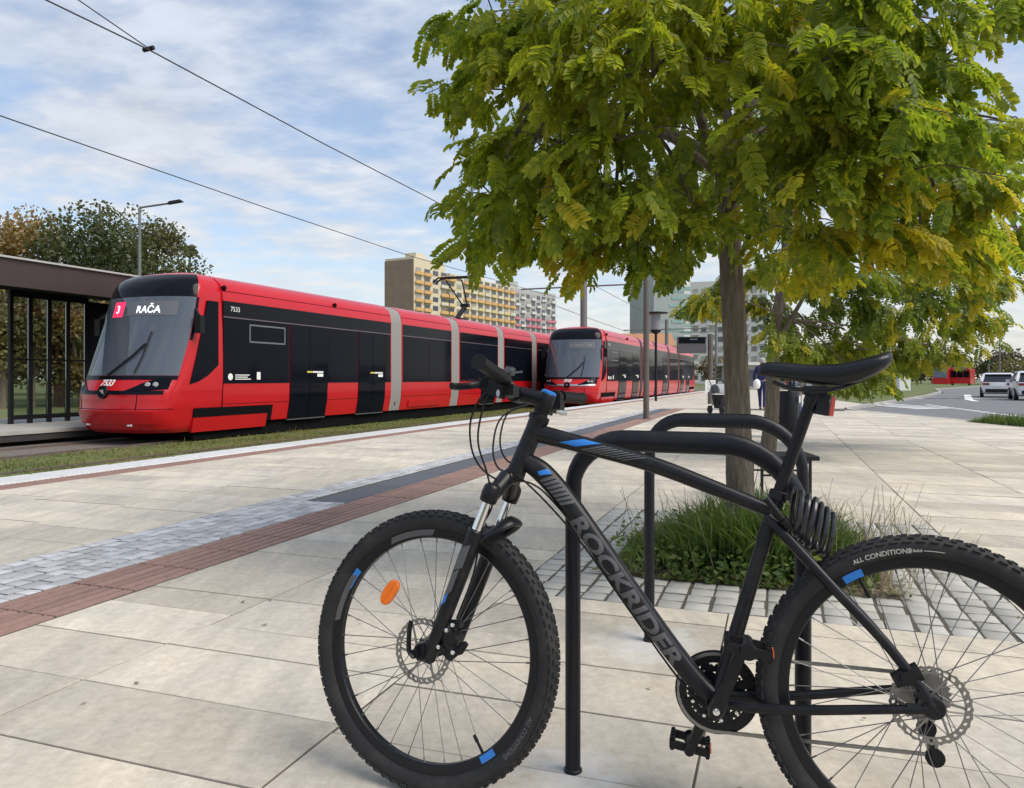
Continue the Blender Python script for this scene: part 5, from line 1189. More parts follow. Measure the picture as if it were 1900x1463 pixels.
# right side
for u, v, Y, r, d in ((1350, 20, 3.3, .45, 1), (1470, 20, 3.3, .45, 1.1), (1590, 30, 3.4, .45, 1.1), (1700, 30, 3.6, .42, 1), (1790, 25, 4.0, .28, .5), (1520, 120, 3.1, .36, 1), (1640, 130, 3.3, .42, 1.1), (1715, 140, 3.7, .32, .8), (1480, 215, 3.2, .34, .9), (1600, 230, 3.3, .4, 1.1),
                      (1690, 240, 3.6, .38, 1), (1765, 255, 4.0, .3, .8), (1430, 330, 3.7, .28, .6), (1530, 330, 3.4, .36, 1), (1640, 340, 3.4, .4, 1.1), (1735, 350, 3.7, .34, .9), (1785, 390, 4.2, .26, .7), (1480, 430, 4.2, .32, .8), (1600, 440, 3.8, .34, 1), (1710, 440, 4.0, .34, 1),
                      (1760, 455, 4.3, .25, .7), (1500, 480, 4.6, .28, .7), (1560, 300, 5.3, .5, 1.1), (1680, 300, 5.3, .5, 1), (1620, 180, 5.5, .5, 1.1), (1480, 180, 5.4, .42, .8), (1885, 8, 4.4, .18, .35), (1895, 230, 4.5, .16, .4), (1890, 430, 4.6, .16, .4), (1420, 60, 5.4, .5, 1)):
    cl(u, v, Y, r, d)
# inside, round the fork
for u, v, Y, r, d in ((1290, 250, 5.1, .4, .8), (1340, 150, 5.1, .45, .9), (1290, 110, 4.9, .42, .9), (1330, 60, 3.9, .42, .8), (1410, 110, 3.8, .3, .5), (1420, 300, 5.6, .42, .7), (1440, 400, 5.4, .36, .5), (1270, 180, 3.8, .3, .5), (1460, 130, 5.6, .5, .9)): cl(u, v, Y, r, d, .08)
# top, out of the frame, and behind
for i in range(26):
    a = i * 2.4; rad_ = 1.35 * math.sqrt((i + .5) / 26); CL.append((Vector((1.42 + rad_ * math.cos(a), 4.4 + rad_ * math.sin(a), 3.75 + .8 * (1 - (rad_ / 1.4) ** 2) + .2 * math.sin(i * 5))), .46, .8, .05))
for i in range(15):
    a = i * 2.4; rad_ = .45 + .75 * math.sqrt((i + .5) / 15); CL.append((Vector((1.42 + rad_ * math.cos(a), 4.45 + rad_ * math.sin(a), 3.42 + .22 * math.sin(i * 3.1))), .42, .7, .06))
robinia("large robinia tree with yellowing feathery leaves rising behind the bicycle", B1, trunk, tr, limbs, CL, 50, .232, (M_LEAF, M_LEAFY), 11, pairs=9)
B2 = Vector((3.56, 10.5, 0)); Y2 = 10.5
trunk2 = [B2, px(1432, 760, Y2), px(1436, 640, Y2), px(1452, 520, Y2), px(1462, 400, Y2), px(1470, 250, Y2)]
limbs2 = [([px(1440, 640, Y2), px(1475, 580, Y2 - .2), px(1520, 510, Y2 - .4), px(1600, 440, Y2 - .5)], .04, .012), ([px(1452, 520, Y2), px(1400, 470, Y2), px(1360, 420, Y2)], .05, .015), ([px(1450, 500, Y2), px(1560, 450, Y2 + .5), px(1680, 420, Y2 + .8)], .05, .012)]
CL = []
for i, (u, v) in enumerate(((1312, 556), (1330, 530), (1400, 560), (1460, 640), (1490, 590), (1530, 640), (1580, 580), (1600, 650), (1640, 610), (1690, 560), (1700, 640), (1740, 600), (1780, 540), (1790, 590), (1820, 530), (1560, 520), (1640, 520), (1720, 500), (1800, 480), (1540, 560), (1500, 500), (1420, 500), (1660, 460), (1580, 450), (1740, 440), (1750, 650), (1640, 665), (1590, 700), (1490, 660))):
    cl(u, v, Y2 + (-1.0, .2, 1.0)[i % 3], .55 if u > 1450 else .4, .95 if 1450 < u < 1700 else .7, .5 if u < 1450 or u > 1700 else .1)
for i in range(20):
    a = i * 2.4; rad_ = 1.9 * math.sqrt((i + .5) / 20); CL.append((Vector((4.2 + rad_ * math.cos(a), 10.5 + rad_ * math.sin(a), 3.6 + 1.2 * (1 - (rad_ / 2) ** 2))), .7, .8, .05))
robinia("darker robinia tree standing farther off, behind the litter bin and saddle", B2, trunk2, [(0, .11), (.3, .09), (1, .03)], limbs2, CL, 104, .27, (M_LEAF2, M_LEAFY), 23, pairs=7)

# ------------------------------------------------------------------ weeds round the tree
nb = 5200; seg = 4
rr_ = rng.normal(0, .34, nb) - .16; pp_ = rng.normal(4.45, .3, nb)
keep = (rr_ > -.86) & (rr_ < .5) & (pp_ > 4.04) & (pp_ < 5.45); rr_, pp_ = rr_[keep], pp_[keep]; nb = len(rr_)
bx = rr_ * CA + pp_ * SA; by = -rr_ * SA + pp_ * CA
ht = rng.uniform(.16, .46, nb) * np.exp(-((rr_ + .1) / .62) ** 2); an = rng.uniform(0, 6.283, nb); lean = rng.uniform(.15, .95, nb) * ht
# blades lean outwards
an = np.where(rng.random(nb) < .6, np.arctan2(-(rr_ + .1) * SA + (pp_ - 4.5) * CA, (rr_ + .1) * CA + (pp_ - 4.5) * SA) + rng.normal(0, .8, nb), an)
wd = rng.uniform(.004, .011, nb); V = np.zeros((nb, (seg + 1) * 2, 3)); ax_ = np.stack([np.cos(an), np.sin(an)], 1); fx = an + rng.uniform(-.9, .9, nb) + np.pi / 2; sd_ = np.stack([np.cos(fx), np.sin(fx)], 1)
for s in range(seg + 1):
    f = s / seg; c = np.stack([bx + ax_[:, 0] * lean * f ** 2, by + ax_[:, 1] * lean * f ** 2, ht * (f - .3 * f ** 3 * np.minimum(lean / np.maximum(ht, .01), 1)) + .01], 1); w2 = (wd * (1 - .93 * f ** 1.5))[:, None]
    for q_, sg in ((0, -1), (1, 1)): V[:, s * 2 + q_, :2] = c[:, :2] + sg * sd_ * w2; V[:, s * 2 + q_, 2] = c[:, 2]
fb = np.array([(s * 2, s * 2 + 1, s * 2 + 3, s * 2 + 2) for s in range(seg)]); FF = (fb[None] + (np.arange(nb) * (seg + 1) * 2)[:, None, None]).reshape(-1, 4)
ow = link("weeds", faces_mesh("weeds", V.reshape(-1, 3), FF)); ow.data.materials.append(M_WEED); tag(ow, "tall green weeds growing round the foot of the large tree", None, kind="stuff")
# low broad leaves and litter at the front edge
nq = 2600; r0 = np.clip(rng.normal(-.2, .3, nq), -.9, .42); p0 = 3.92 + rng.random(nq) ** 1.6 * 1.3
c = np.stack([r0 * CA + p0 * SA, -r0 * SA + p0 * CA, .015 + rng.random(nq) ** 2 * .16], 1); a = rng.normal(size=(nq, 3)); a[:, 2] *= .5; a /= np.linalg.norm(a, axis=1)[:, None]; b = np.cross(a, rng.normal(size=(nq, 3))); b /= np.linalg.norm(b, axis=1)[:, None]; s = rng.uniform(.012, .032, nq)[:, None]
ol = link("ground_leaves", poly_mesh("ground_leaves", np.stack([c - a * s, c + b * s * .5, c + a * s, c - b * s * .5], 1), 4)); ol.data.materials.append(M_WEED); tag(ol, kind="stuff")
nd_ = 420; r0 = rng.normal(.35, .5, nd_); p0 = 4.6 + rng.normal(0, .45, nd_); bx = r0 * CA + p0 * SA; by = -r0 * SA + p0 * CA
o3 = np.stack([bx, by, 0 * bx], 1); dv = np.stack([rng.normal(0, .12, nd_), rng.normal(0, .12, nd_), rng.uniform(.08, .42, nd_)], 1); wv = np.stack([np.full(nd_, .0022), np.zeros(nd_), np.zeros(nd_)], 1)
inpit = (r0 > -1) & (r0 < .72) & (p0 > 3.95) & (p0 < 5.5)
od = link("dry_stems", poly_mesh("dry_stems", np.stack([o3 - wv, o3 + wv, o3 + dv + wv * .5, o3 + dv - wv * .5], 1)[inpit], 4)); od.data.materials.append(M_DRY); tag(od, kind="stuff")
nl_ = 900; r0 = rng.uniform(-.93, .62, nl_); p0 = np.where(rng.random(nl_) < .7, 3.93 + rng.random(nl_) ** 1.5 * .3, rng.uniform(3.95, 5.5, nl_)); c = np.stack([r0 * CA + p0 * SA, -r0 * SA + p0 * CA, .012 + rng.random(nl_) * .025], 1)
an = rng.uniform(0, 6.28, nl_); s = rng.uniform(.008, .026, nl_)[:, None]; a = np.stack([np.cos(an), np.sin(an), rng.normal(0, .25, nl_)], 1); b = np.stack([-np.sin(an), np.cos(an), rng.normal(0, .25, nl_)], 1)
oq = link("dead_leaves", poly_mesh("dead_leaves", np.stack([c - a * s, c + b * s * .4, c + a * s, c - b * s * .4], 1), 4)); oq.data.materials.append(M_DRY); tag(oq, kind="stuff")
# planted verge at the road edge
nv = 5200; vx = rng.uniform(XR - .35, XR + .1, nv); vy = rng.uniform(9, 18.3, nv); hh2 = rng.uniform(.08, .3, nv) * np.clip((18.4 - vy) * 1.2, .2, 1)
o3 = np.stack([vx, vy, 0 * vx], 1); tp3 = o3 + np.stack([rng.normal(0, .07, nv), rng.normal(0, .07, nv), hh2], 1); wv = np.stack([rng.uniform(-.02, .02, nv), rng.uniform(-.02, .02, nv), 0 * vx], 1)
ov = link("verge_plants", poly_mesh("verge_plants", np.stack([o3 - wv, o3 + wv, tp3], 1), 3)); ov.data.materials.append(M_WEED); tag(ov, kind="stuff")
# fallen leaves scattered on the paving
nf = 90; u_ = rng.uniform(-3, 3, nf); y_ = rng.uniform(1.6, 8, nf); c = np.stack([u_ + .4, y_, np.full(nf, .006)], 1); an = rng.uniform(0, 6.28, nf); s = rng.uniform(.008, .02, nf)[:, None]; a = np.stack([np.cos(an), np.sin(an), rng.normal(0, .15, nf)], 1); b = np.stack([-np.sin(an), np.cos(an), rng.normal(0, .15, nf)], 1)
of = link("fallen_leaves", poly_mesh("fallen_leaves", np.stack([c - a * s, c + b * s * .45, c + a * s, c - b * s * .45], 1), 4)); of.data.materials.append(M_DRY); tag(of, kind="stuff")

# ------------------------------------------------------------------ the mountain bike (local: x to the rear, y away from the camera, z up along the leaning bike)
FC, RC = Vector((-.217, 1.906, 0)), Vector((.885, 1.602, 0)); LEAN = R(4.7)
bt = (RC - FC); WB = bt.length; bt.normalize(); bn0 = Vector((-bt.y, bt.x, 0)); bh = Vector((0, 0, 1)) * math.cos(LEAN) + bn0 * math.sin(LEAN); bn = bn0 * math.cos(LEAN) - Vector((0, 0, 1)) * math.sin(LEAN)
BM = Matrix(((bt.x, bn.x, bh.x, FC.x), (bt.y, bn.y, bh.y, FC.y), (bt.z, bn.z, bh.z, FC.z), (0, 0, 0, 1)))
bike = thing("bicycle", "matt black mountain bike with grey lettering leaning on the front rack", "bicycle", mat=BM)
HA = R(69); HAX = Vector((math.cos(HA), 0, math.sin(HA))); PIV = Vector((.245, 0, .867))
SR = Matrix.Rotation(R(-9.6), 3, HAX)
def ST(p): return PIV + SR @ (Vector(p) - PIV)                      # steered
RW = .35
def circ(c, r, a, y=0): return Vector((c[0] + r * math.cos(a), y, c[2] + r * math.sin(a)))
def sweepring(mb, c, prof, n, m=0):                                 # prof: (radius, y) loop
    k = len(prof); V = []
    for j in range(n):
        a = 2 * math.pi * j / n
        for r, y in prof: V.append((c[0] + r * math.cos(a), c[1] + y, c[2] + r * math.sin(a)))
    mb.add(V, [(j * k + i, j * k + (i + 1) % k, ((j + 1) % n) * k + (i + 1) % k, ((j + 1) % n) * k + i) for j in range(n) for i in range(k)], m)
def wheel(T, c, front):
    c = Vector(c); m = MB(T)
    prof = [(.300, -.012), (.304, -.019), (.314, -.0245), (.325, -.0262), (.336, -.0235), (.3435, -.016), (.3465, -.006), (.3465, .006), (.3435, .016), (.336, .0235), (.325, .0262), (.314, .0245), (.304, .019), (.300, .012)]
    sweepring(m, c, prof, 128); w_ = m.build("wheel", M_RUB, bike, smooth=40); w_["label"] = "front wheel with disc brake and orange reflector" if front else "rear wheel with knobbly tyre"
    # knobs: centre, intermediate and shoulder rows
    kb = MB(T); nk = 78
    for row, (y, r, dy, da, hgt, tilt) in enumerate(((-.0045, .3462, .0075, .5, .004, 0), (.0065, .3462, .007, .5, .004, 0), (-.0155, .3435, .0075, .42, .004, -.45), (.0155, .3435, .0075, .42, .004, .45), (-.0225, .337, .0062, .55, .0045, -.95), (.0225, .337, .0062, .55, .0045, .95))):
        for k in range(nk):
            a = 2 * math.pi * (k + .5 * (row % 2) + .2 * row) / nk; da_ = da * math.pi / nk * (1.0 if row > 3 else .8)
            er = Vector((math.cos(a), 0, math.sin(a))); et = Vector((-math.sin(a), 0, math.cos(a))); ey = Vector((0, 1, 0)); nn = er * math.cos(tilt) + ey * math.sin(tilt); ty = ey * math.cos(tilt) - er * math.sin(tilt); o = c + er * r + ey * y
            V = []
            for q_, (h_, s_) in enumerate(((-.002, 1.1), (hgt, .85))):
                for sx, sy in ((-1, -1), (1, -1), (1, 1), (-1, 1)): V.append(o + nn * h_ + et * (sx * da_ * r * s_ * (1 + .25 * sy * (1 if y > 0 else -1))) + ty * (sy * dy * .5 * s_))
            kb.add(V, [(4, 5, 6, 7), (0, 1, 5, 4), (1, 2, 6, 5), (2, 3, 7, 6), (3, 0, 4, 7)])
    tag(kb.build("tread", M_RUB, w_, smooth=0, fix=False), kind="stuff")
    m = MB(T); sweepring(m, c, [(.301, -.0145), (.301, .0145), (.295, .0145), (.281, .0125), (.2775, .008), (.2775, -.008), (.281, -.0125), (.295, -.0145)], 96); m.build("rim", M_BLACK, w_, smooth=30)
    # hub
    m = MB(T); hw_ = .058 if front else .075
    m.lathe([(.008, -hw_), (.012, -hw_ + .004), (.013, -.036), (.027, -.034), (.027, -.03), (.016, -.026), (.015, .026), (.027, .03), (.027, .034), (.013, .036), (.012, hw_ - .004), (.008, hw_)], 20, c, (0, 1, 0)); m.build("hub", M_BLACK, w_)
    sp = MB(T); ns = 32
    for k in range(ns):
        a = 2 * math.pi * k / ns; sg = 1 if k % 2 else -1; off = (1 if (k // 2) % 2 else -1) * R(78)
        sp.tube([circ(c, .0255, a + off, sg * .032) + Vector((0, c.y, 0)), circ(c, .279, a, sg * .004) + Vector((0, c.y, 0))], .00115, 4, caps=False)
        p0 = circ(c, .279, a, sg * .004); p1 = circ(c, .266, a + off * .004, sg * .0045); sp.tube([p0, p1], .0022, 4)
    tag(sp.build("spokes", M_SPOKE, w_, smooth=0, fix=False), kind="stuff")
    # rim stickers and tyre lettering
    stk = ((R(148), .1), (R(-52), .075)) if front else ((R(119.5), .075), (R(-60), .075))
    for a0, da in stk:
        m = MB(T); V = []
        for i in range(7):
            a = a0 + da * (i / 6 - .5) * 2
            for r, y in ((.2985, -.01505), (.2815, -.01325)): V.append(circ(c, r, a, y))
        m.add(V, [(2 * i, 2 * i + 1, 2 * i + 3, 2 * i + 2) for i in range(6)]); m.build("rim_sticker", M_BLUE, w_, smooth=0)
    for a0 in ((R(103), R(160)) if front else ()):
        V = []; m = MB(T)
        for i in range(9):
            a = a0 + R(13) * (i / 8 - .5) * 2; sk = .03 * (1 if a0 < 2 else -1)
            for r, y, q_ in ((.2995, -.01515, 0), (.284, -.0136, sk)): V.append(circ(c, r, a + q_, y))
        m.add(V, [(2 * i, 2 * i + 1, 2 * i + 3, 2 * i + 2) for i in range(8)]); m.build("rim_sticker", M_GREY, w_, smooth=0)
    m = MB(T)
    def tyretext(txt, size, a0, r0, flip=False):
        V, Fc = text_geo(txt, size, None, .0004); V, Fc = tri_split(V, Fc, .006); q_ = []
        for x, y in V:
            r = r0 + y; a = a0 - x / r0
            yy = -interp(r, [(.300, .0135), (.304, .0195), (.314, .025), (.325, .0267), (.336, .024)]) - .0006; q_.append(circ(c, r, a, yy))
        m.add(q_, Fc)
    if front: tyretext("ALL CONDITIONS", .015, R(-33), .317)
    else:
        tyretext("CONDITIONS", .0155, R(103.5), .318); tyretext("ALL", .0135, R(115), .318); tyretext("27.5x2.0", .008, R(93.5), .318)
        V = [circ(c, r, R(90.5) - .13 * i / 5, -.0262) for i in range(6) for r in (.3172, .3187)]; m.add(V, [(2 * i, 2 * i + 1, 2 * i + 3, 2 * i + 2) for i in range(5)])
    m.build("tyre_lettering", M_LGREY if not front else M_GREY, w_, smooth=0)
    # valve
    a = R(-55) if front else R(117.5); m = MB(T); m.tube([circ(c, .28, a), circ(c, .25, a), circ(c, .249, a), circ(c, .232, a)], [.004, .0035, .005, .004], 8); m.build("valve", M_PLAST, w_)
    # brake rotor on the near side
    R_ = .08; m = MB(T); y = -.043; nw = 28
    for k in range(nw):
        a0, a1 = 2 * math.pi * k / nw, 2 * math.pi * (k + 1) / nw
        def rg(r0, r1, n_=4, sh=0):
            V = []
            for i in range(n_ + 1):
                a = lerp(a0, a1, i / n_); wv_ = .0018 * math.cos(2 * math.pi * i / n_) 
                for r, yy in ((r1 + wv_ * sh, y - .001), (r0, y - .001), (r0, y + .001), (r1 + wv_ * sh, y + .001)): V.append(Vector((c[0] + r * math.cos(a), yy, c[2] + r * math.sin(a))))
            m.add(V, [(4 * i + j, 4 * i + (j + 1) % 4, 4 * i + 4 + (j + 1) % 4, 4 * i + 4 + j) for i in range(n_) for j in range(4)])
        rg(.0745, .0795, 4, 1); rg(.0645, .0685)
        aw = lerp(a0, a1, .5)
        m.bar(circ(c, .066, aw - .04, y), circ(c, .078, aw + .04, y), .0019, .0085)
    for k in range(6):
        a = 2 * math.pi * k / 6; m.bar(circ(c, .02, a + .5, y), circ(c, .067, a, y), .002, .005)
    m.lathe([(.012, -.002), (.024, -.002), (.024, .002), (.012, .002)], 20, c + Vector((0, y, 0)), (0, 1, 0)); m.build("brake_rotor", M_STEEL, w_, smooth=0)
    return w_
fw = wheel(ST, (0, 0, RW), True)
rw = wheel(None, (WB, 0, RW), False)
# orange spoke reflector
m = MB(ST); c = Vector((-.128, -.012, .478)); ad_ = math.atan2(.128, -.128) + math.pi / 2; er = Vector((-.707, 0, .707)); et = Vector((.55, 0, .835)).normalized(); es = Vector((-et.z, 0, et.x))
ring_ = []
for q_, (k_, y_) in enumerate(((.9, -.007), (1, -.004), (1, .004), (.9, .007))): ring_.append([c + et * (.037 * k_ * math.copysign(abs(math.cos(a)) ** .75, math.cos(a))) + es * (.0185 * k_ * math.copysign(abs(math.sin(a)) ** .75, math.sin(a))) + Vector((0, y_, 0)) for a in [2 * math.pi * i / 24 for i in range(24)]])
m.loft(ring_); rf_ = m.build("spoke_reflector", M_ORANGE, fw, smooth=40)
m = MB()
m = MB(ST); m.bar(c - et * .036 + Vector((0, -.0075, 0)), c + et * .036 + Vector((0, -.0075, 0)), .003, .0025); m.build("reflector_rib", M_ORANGE, fw, smooth=0)
# --- frame
def ell(P, rad, n=14): return P, rad
fr_ = MB()
TT = catmull([(.272, 0, .905), (.36, 0, .885), (.55, 0, .838), (.72, 0, .778), (.84, 0, .733)], 5)
fr_.tube(TT, [(lerp(.019, .015, i / (len(TT) - 1)), lerp(.0235, .016, i / (len(TT) - 1))) for i in range(len(TT))], 18, ref=(0, 0, 1))
DT = catmull([(.235, 0, .838), (.285, 0, .808), (.345, 0, .745), (.42, 0, .648), (.50, 0, .541), (.60, 0, .412), (.665, 0, .338), (.708, 0, .302)], 6)
DTR = [(interp(i / (len(DT) - 1), [(0, .020), (.2, .022), (.5, .023), (1, .022)]), interp(i / (len(DT) - 1), [(0, .022), (.15, .0275), (.5, .0265), (1, .0225)])) for i in range(len(DT))]
fr_.tube(DT, DTR, 20, ref=(0, 0, 1))
fr_.tube([(.708, 0, .302), (.778, 0, .545), (.846, 0, .778)], [(.0185), (.0165), (.0165)], 16)
fr_.tube([(.213, 0, .795), (.222, 0, .815), (.262, 0, .912), (.276, 0, .942)], [.026, .0235, .0225, .026], 20)
fr_.lathe([(.021, -.036), (.0225, -.034), (.0225, .034), (.021, .036)], 20, (.708, 0, .302), (0, 1, 0))
for sg in (-1, 1):
    P = catmull([(.822, sg * .012, .722), (.87, sg * .034, .672), (.95, sg * .05, .585), (1.05, sg * .062, .48), (1.118, sg * .068, .392), (WB - .004, sg * .07, .356)], 4)
    fr_.tube(P, [(lerp(.012, .0085, i / (len(P) - 1)), lerp(.0135, .0095, i / (len(P) - 1))) for i in range(len(P))], 12, ref=(0, 0, 1))
    P = catmull([(.715, sg * .025, .303), (.80, sg * .04, .305), (.9, sg * .05, .315), (1.05, sg * .064, .338), (WB - .01, sg * .07, .35)], 4)
    fr_.tube(P, [(.0095, lerp(.0135, .009, i / (len(P) - 1))) for i in range(len(P))], 12, ref=(0, 0, 1))
    fr_.lathe([(0, -.004), (.021, -.004), (.023, 0), (.021, .004), (0, .004)], 18, (WB, sg * .071, .352), (0, 1, 0)); fr_.tube([(WB - .05, sg * .068, .346), (WB, sg * .071, .352), (WB - .03, sg * .07, .385)], [(.008, .012), (.005, .016), (.008, .011)], 10)
fr_.tube([(.9, -.045, .632), (.9, .045, .632)], .008, 8)
frm = fr_.build("frame", M_FRAME, bike, smooth=45)
# decals: wrap onto the tubes
def wrap(P, rad, s, ang, lift=.0006):                               # s: arclength fraction in 0..1 of the path, ang: 0 = near side, + = up
    f = max(0, min(.9999, s)) * (len(P) - 1); i = int(f); q_ = P[i].lerp(P[i + 1], f - i); d = (P[i + 1] - P[i]).normalized(); up = Vector((-d.z, 0, d.x)); up = up if up.z > 0 else -up
    ra, rb = rad[i] if isinstance(rad[i], tuple) else (rad[i], rad[i]); r1, r2 = rad[min(i + 1, len(rad) - 1)] if isinstance(rad[i], tuple) else (ra, rb)
    ra = lerp(ra, r1, f - i); rb = lerp(rb, r2, f - i)
    return q_ + Vector((0, -1, 0)) * ((ra + lift) * math.cos(ang)) + up * ((rb + lift) * math.sin(ang))
def pathlen(P): return sum((b - a).length for a, b in zip(P, P[1:]))
def s_at(P, dist):
    acc = 0
    for i, (a, b) in enumerate(zip(P, P[1:])):
        l = (b - a).length
        if acc + l >= dist: return (i + (dist - acc) / l) / (len(P) - 1)
        acc += l
    return 1
LDT = pathlen(DT)
V, Fc = text_geo("ROCKRIDER", .062, .41, .0022); V = [(x, y * .7) for x, y in V]
ymax = max(abs(y) for x, y in V); V, Fc = tri_split(V, Fc, .01); m = MB()
m.add([wrap(DT, DTR, s_at(DT, LDT * .565 + x + y * .25), y / ymax * .80 - .18) for x, y in V], Fc); m.build("lettering", M_GREY, frm, smooth=0, fix=False)
TTR = [(lerp(.019, .015, i / (len(TT) - 1)), lerp(.0235, .016, i / (len(TT) - 1))) for i in range(len(TT))]; LTT = pathlen(TT)
def decal(P, rad, LP, pts, mt, n=8):                                # quad given by four (distance, angle) corners
    m = MB(); (s0, a0), (s1, a1), (s2, a2), (s3, a3) = pts; W_ = []
    for j in range(n + 1):
        for i in range(n + 1):
            u, v = i / n, j / n; s = lerp(lerp(s0, s1, u), lerp(s3, s2, u), v); a = lerp(lerp(a0, a1, u), lerp(a3, a2, u), v); W_.append(wrap(P, rad, s_at(P, s), a))
    m.add(W_, [(j * (n + 1) + i, j * (n + 1) + i + 1, (j + 1) * (n + 1) + i + 1, (j + 1) * (n + 1) + i) for j in range(n) for i in range(n)]); return m.build("decal", mt, frm, smooth=0, fix=False)
decal(TT, TTR, LTT, ((.062, -.35), (.105, -.35), (.165, .75), (.12, .75)), M_BLUE)
for k in range(8): decal(TT, TTR, LTT, ((.118 + k * .0145, -.55), (.1275 + k * .0145 - k * .0004, -.55), (.1815 + k * .0145 - k * .0004, .6), (.172 + k * .0145, .6)), M_GREY, 5)
decal(DT, DTR, LDT, ((.052, -.1), (.062, -.25), (.082, .7), (.066, .75)), M_BLUE)
for k in range(7): decal(DT, DTR, LDT, ((.07 + k * .0125, -.6), (.0785 + k * .0125, -.6), (.0955 + k * .0125, .7), (.087 + k * .0125, .7)), M_GREY, 5)
# --- seat clamp, post, saddle
m = MB(); ax = (Vector((.922, 0, 1.004)) - Vector((.846, 0, .778))).normalized(); c = Vector((.846, 0, .778))
m.lathe([(.0175, -.022), (.0205, -.02), (.0205, 0), (.0175, .002)], 18, c + ax * .004, ax); m.bar(c + Vector((.018, -.02, -.008)), c + Vector((.018, .02, -.008)), .012, .014); m.build("seat_clamp", M_BLACK, bike)
m = MB(); m.lathe([(.0138, -.12), (.0138, .215), (.0165, .222), (.017, .25), (.012, .256)], 18, c, ax); sp_ = m.build("seat_post", M_BLACK, bike)
m = MB(); P0 = c + ax * .245; m.box(P0 + Vector((.002, 0, .006)), (.05, .046, .018)); m.tube([P0 + Vector((-.018, -.03, .004)), P0 + Vector((-.018, .03, .004))], .005, 8); m.build("rail_clamp", M_BLACK, sp_, smooth=0)
st_ = [(.803, .007, 1.074, .006), (.810, .016, 1.080, .018), (.83, .0205, 1.083, .027), (.86, .0225, 1.0815, .032), (.90, .026, 1.078, .038), (.94, .034, 1.076, .046), (.975, .047, 1.0775, .054), (1.01, .061, 1.084, .055), (1.04, .069, 1.0925, .048), (1.065, .066, 1.100, .036), (1.08, .05, 1.104, .022), (1.087, .02, 1.104, .010)]
rg_ = []
for s, w_, z, th in st_:
    r_ = []
    for k in range(20):
        a = 2 * math.pi * k / 20; cy, cz = math.cos(a), math.sin(a); y = w_ * math.copysign(abs(cy) ** .8, cy)
        if cz >= 0: zz = z - .006 * (y / max(w_, .001)) ** 2 - (1 - cz ** .6) * .012 - (.004 * math.exp(-(y / .008) ** 2) if .86 < s < 1.06 else 0)
        else: zz = z - .018 - 1.18 * th * abs(cz) ** .7 * (.85 if abs(y) < w_ * .5 else 1.0) * .62
        r_.append((s, y, zz))
    rg_.append(r_)
m = MB(); m.loft(rg_); sd2 = m.build("saddle", M_SADDLE, bike, smooth=60)
m = MB()
for sg in (-1, 1): m.tube(catmull([(.835, sg * .008, 1.036), (.87, sg * .016, 1.022), (.905, sg * .021, 1.018), (.96, sg * .022, 1.018), (1.0, sg * .03, 1.028), (1.045, sg * .038, 1.05)], 3), .0036, 8)
m.build("saddle_rail", M_BLACK, sd2)
# rear reflector under the saddle
m = MB(); m.box((.943, -.0, .984), (.03, .026, .048), Matrix.Rotation(R(10), 3, 'Y'), taper=.8); rr_f = m.build("reflector_mount", M_PLAST, bike, smooth=0)
m = MB(); m.box((.963, 0, .979), (.008, .024, .044), Matrix.Rotation(R(8), 3, 'Y')); m.build("rear_reflector", M_REDREF, rr_f, smooth=0)
# --- fork
def fpt(d, y, off=.0): return Vector((.034, y, .349)) + Vector((math.sin(R(19.9)), 0, math.cos(R(19.9)))) * d + Vector((math.cos(R(19.9)), 0, -math.sin(R(19.9)))) * off
m = MB(ST)
fk = MB(ST)
m.tube([fpt(.42, -.072), fpt(.425, -.05), (.2, -.02, .79), (.208, 0, .797), (.2, .02, .79), fpt(.425, .05), fpt(.42, .072)], [.014, .019, .022, .024, .022, .019, .014], 12)
for sg in (-1, 1): m.lathe([(.0185, -.02), (.0215, -.017), (.0225, .004), (.021, .02), (.014, .028), (0, .029)], 18, fpt(.424, sg * .064), fpt(1, 0) - fpt(0, 0))
fkc = m.build("fork", M_BLACK, bike, smooth=50); fkc["label"] = "suspension fork with chrome stanchions"
for sg in (-1, 1):
    m = MB(ST); m.lathe([(.0142, .2), (.0142, .41)], 20, fpt(0, sg * .064), fpt(1, 0) - fpt(0, 0)); m.build("stanchion", M_CHROME, fkc)
    m = MB(ST); m.lathe([(.010, -.02), (.0165, -.012), (.0175, .02), (.0185, .07), (.0205, .2), (.0215, .30), (.0228, .315), (.0225, .328), (.017, .331)], 20, fpt(0, sg * .064), fpt(1, 0) - fpt(0, 0))
    m.lathe([(0, -.012), (.019, -.011), (.0215, -.006), (.0215, .006), (.019, .011), (0, .012)], 20, (.008, sg * .062, .352), (0, 1, 0)); lg = m.build("fork_leg", M_FRAME, fkc)
    if sg < 0:
        for (d0, d1, a0, a1, mt_) in ((.215, .275, -1.0, .35, M_GREY), (.12, .145, -.9, -.2, M_BLUE), (.15, .21, -.75, .1, M_GREY)):
            q_ = MB(ST); d_ = fpt(1, 0) - fpt(0, 0); fx_ = Vector((d_.z, 0, -d_.x)); W_ = []
            for j in range(5):
                for i in range(7):
                    dd = lerp(d0, d1, j / 4) + .02 * (i / 6); aa = lerp(a0, a1, i / 6); rr2 = interp(dd, [(.07, .0185), (.2, .0205), (.3, .0215)]) + .0006; W_.append(fpt(dd, sg * .064) + Vector((0, -1, 0)) * (rr2 * math.cos(aa)) + fx_ * (rr2 * math.sin(aa)))
            q_.add(W_, [(j * 7 + i, j * 7 + i + 1, j * 7 + i + 8, j * 7 + i + 7) for j in range(4) for i in range(6)]); q_.build("decal", mt_, lg, smooth=0, fix=False)
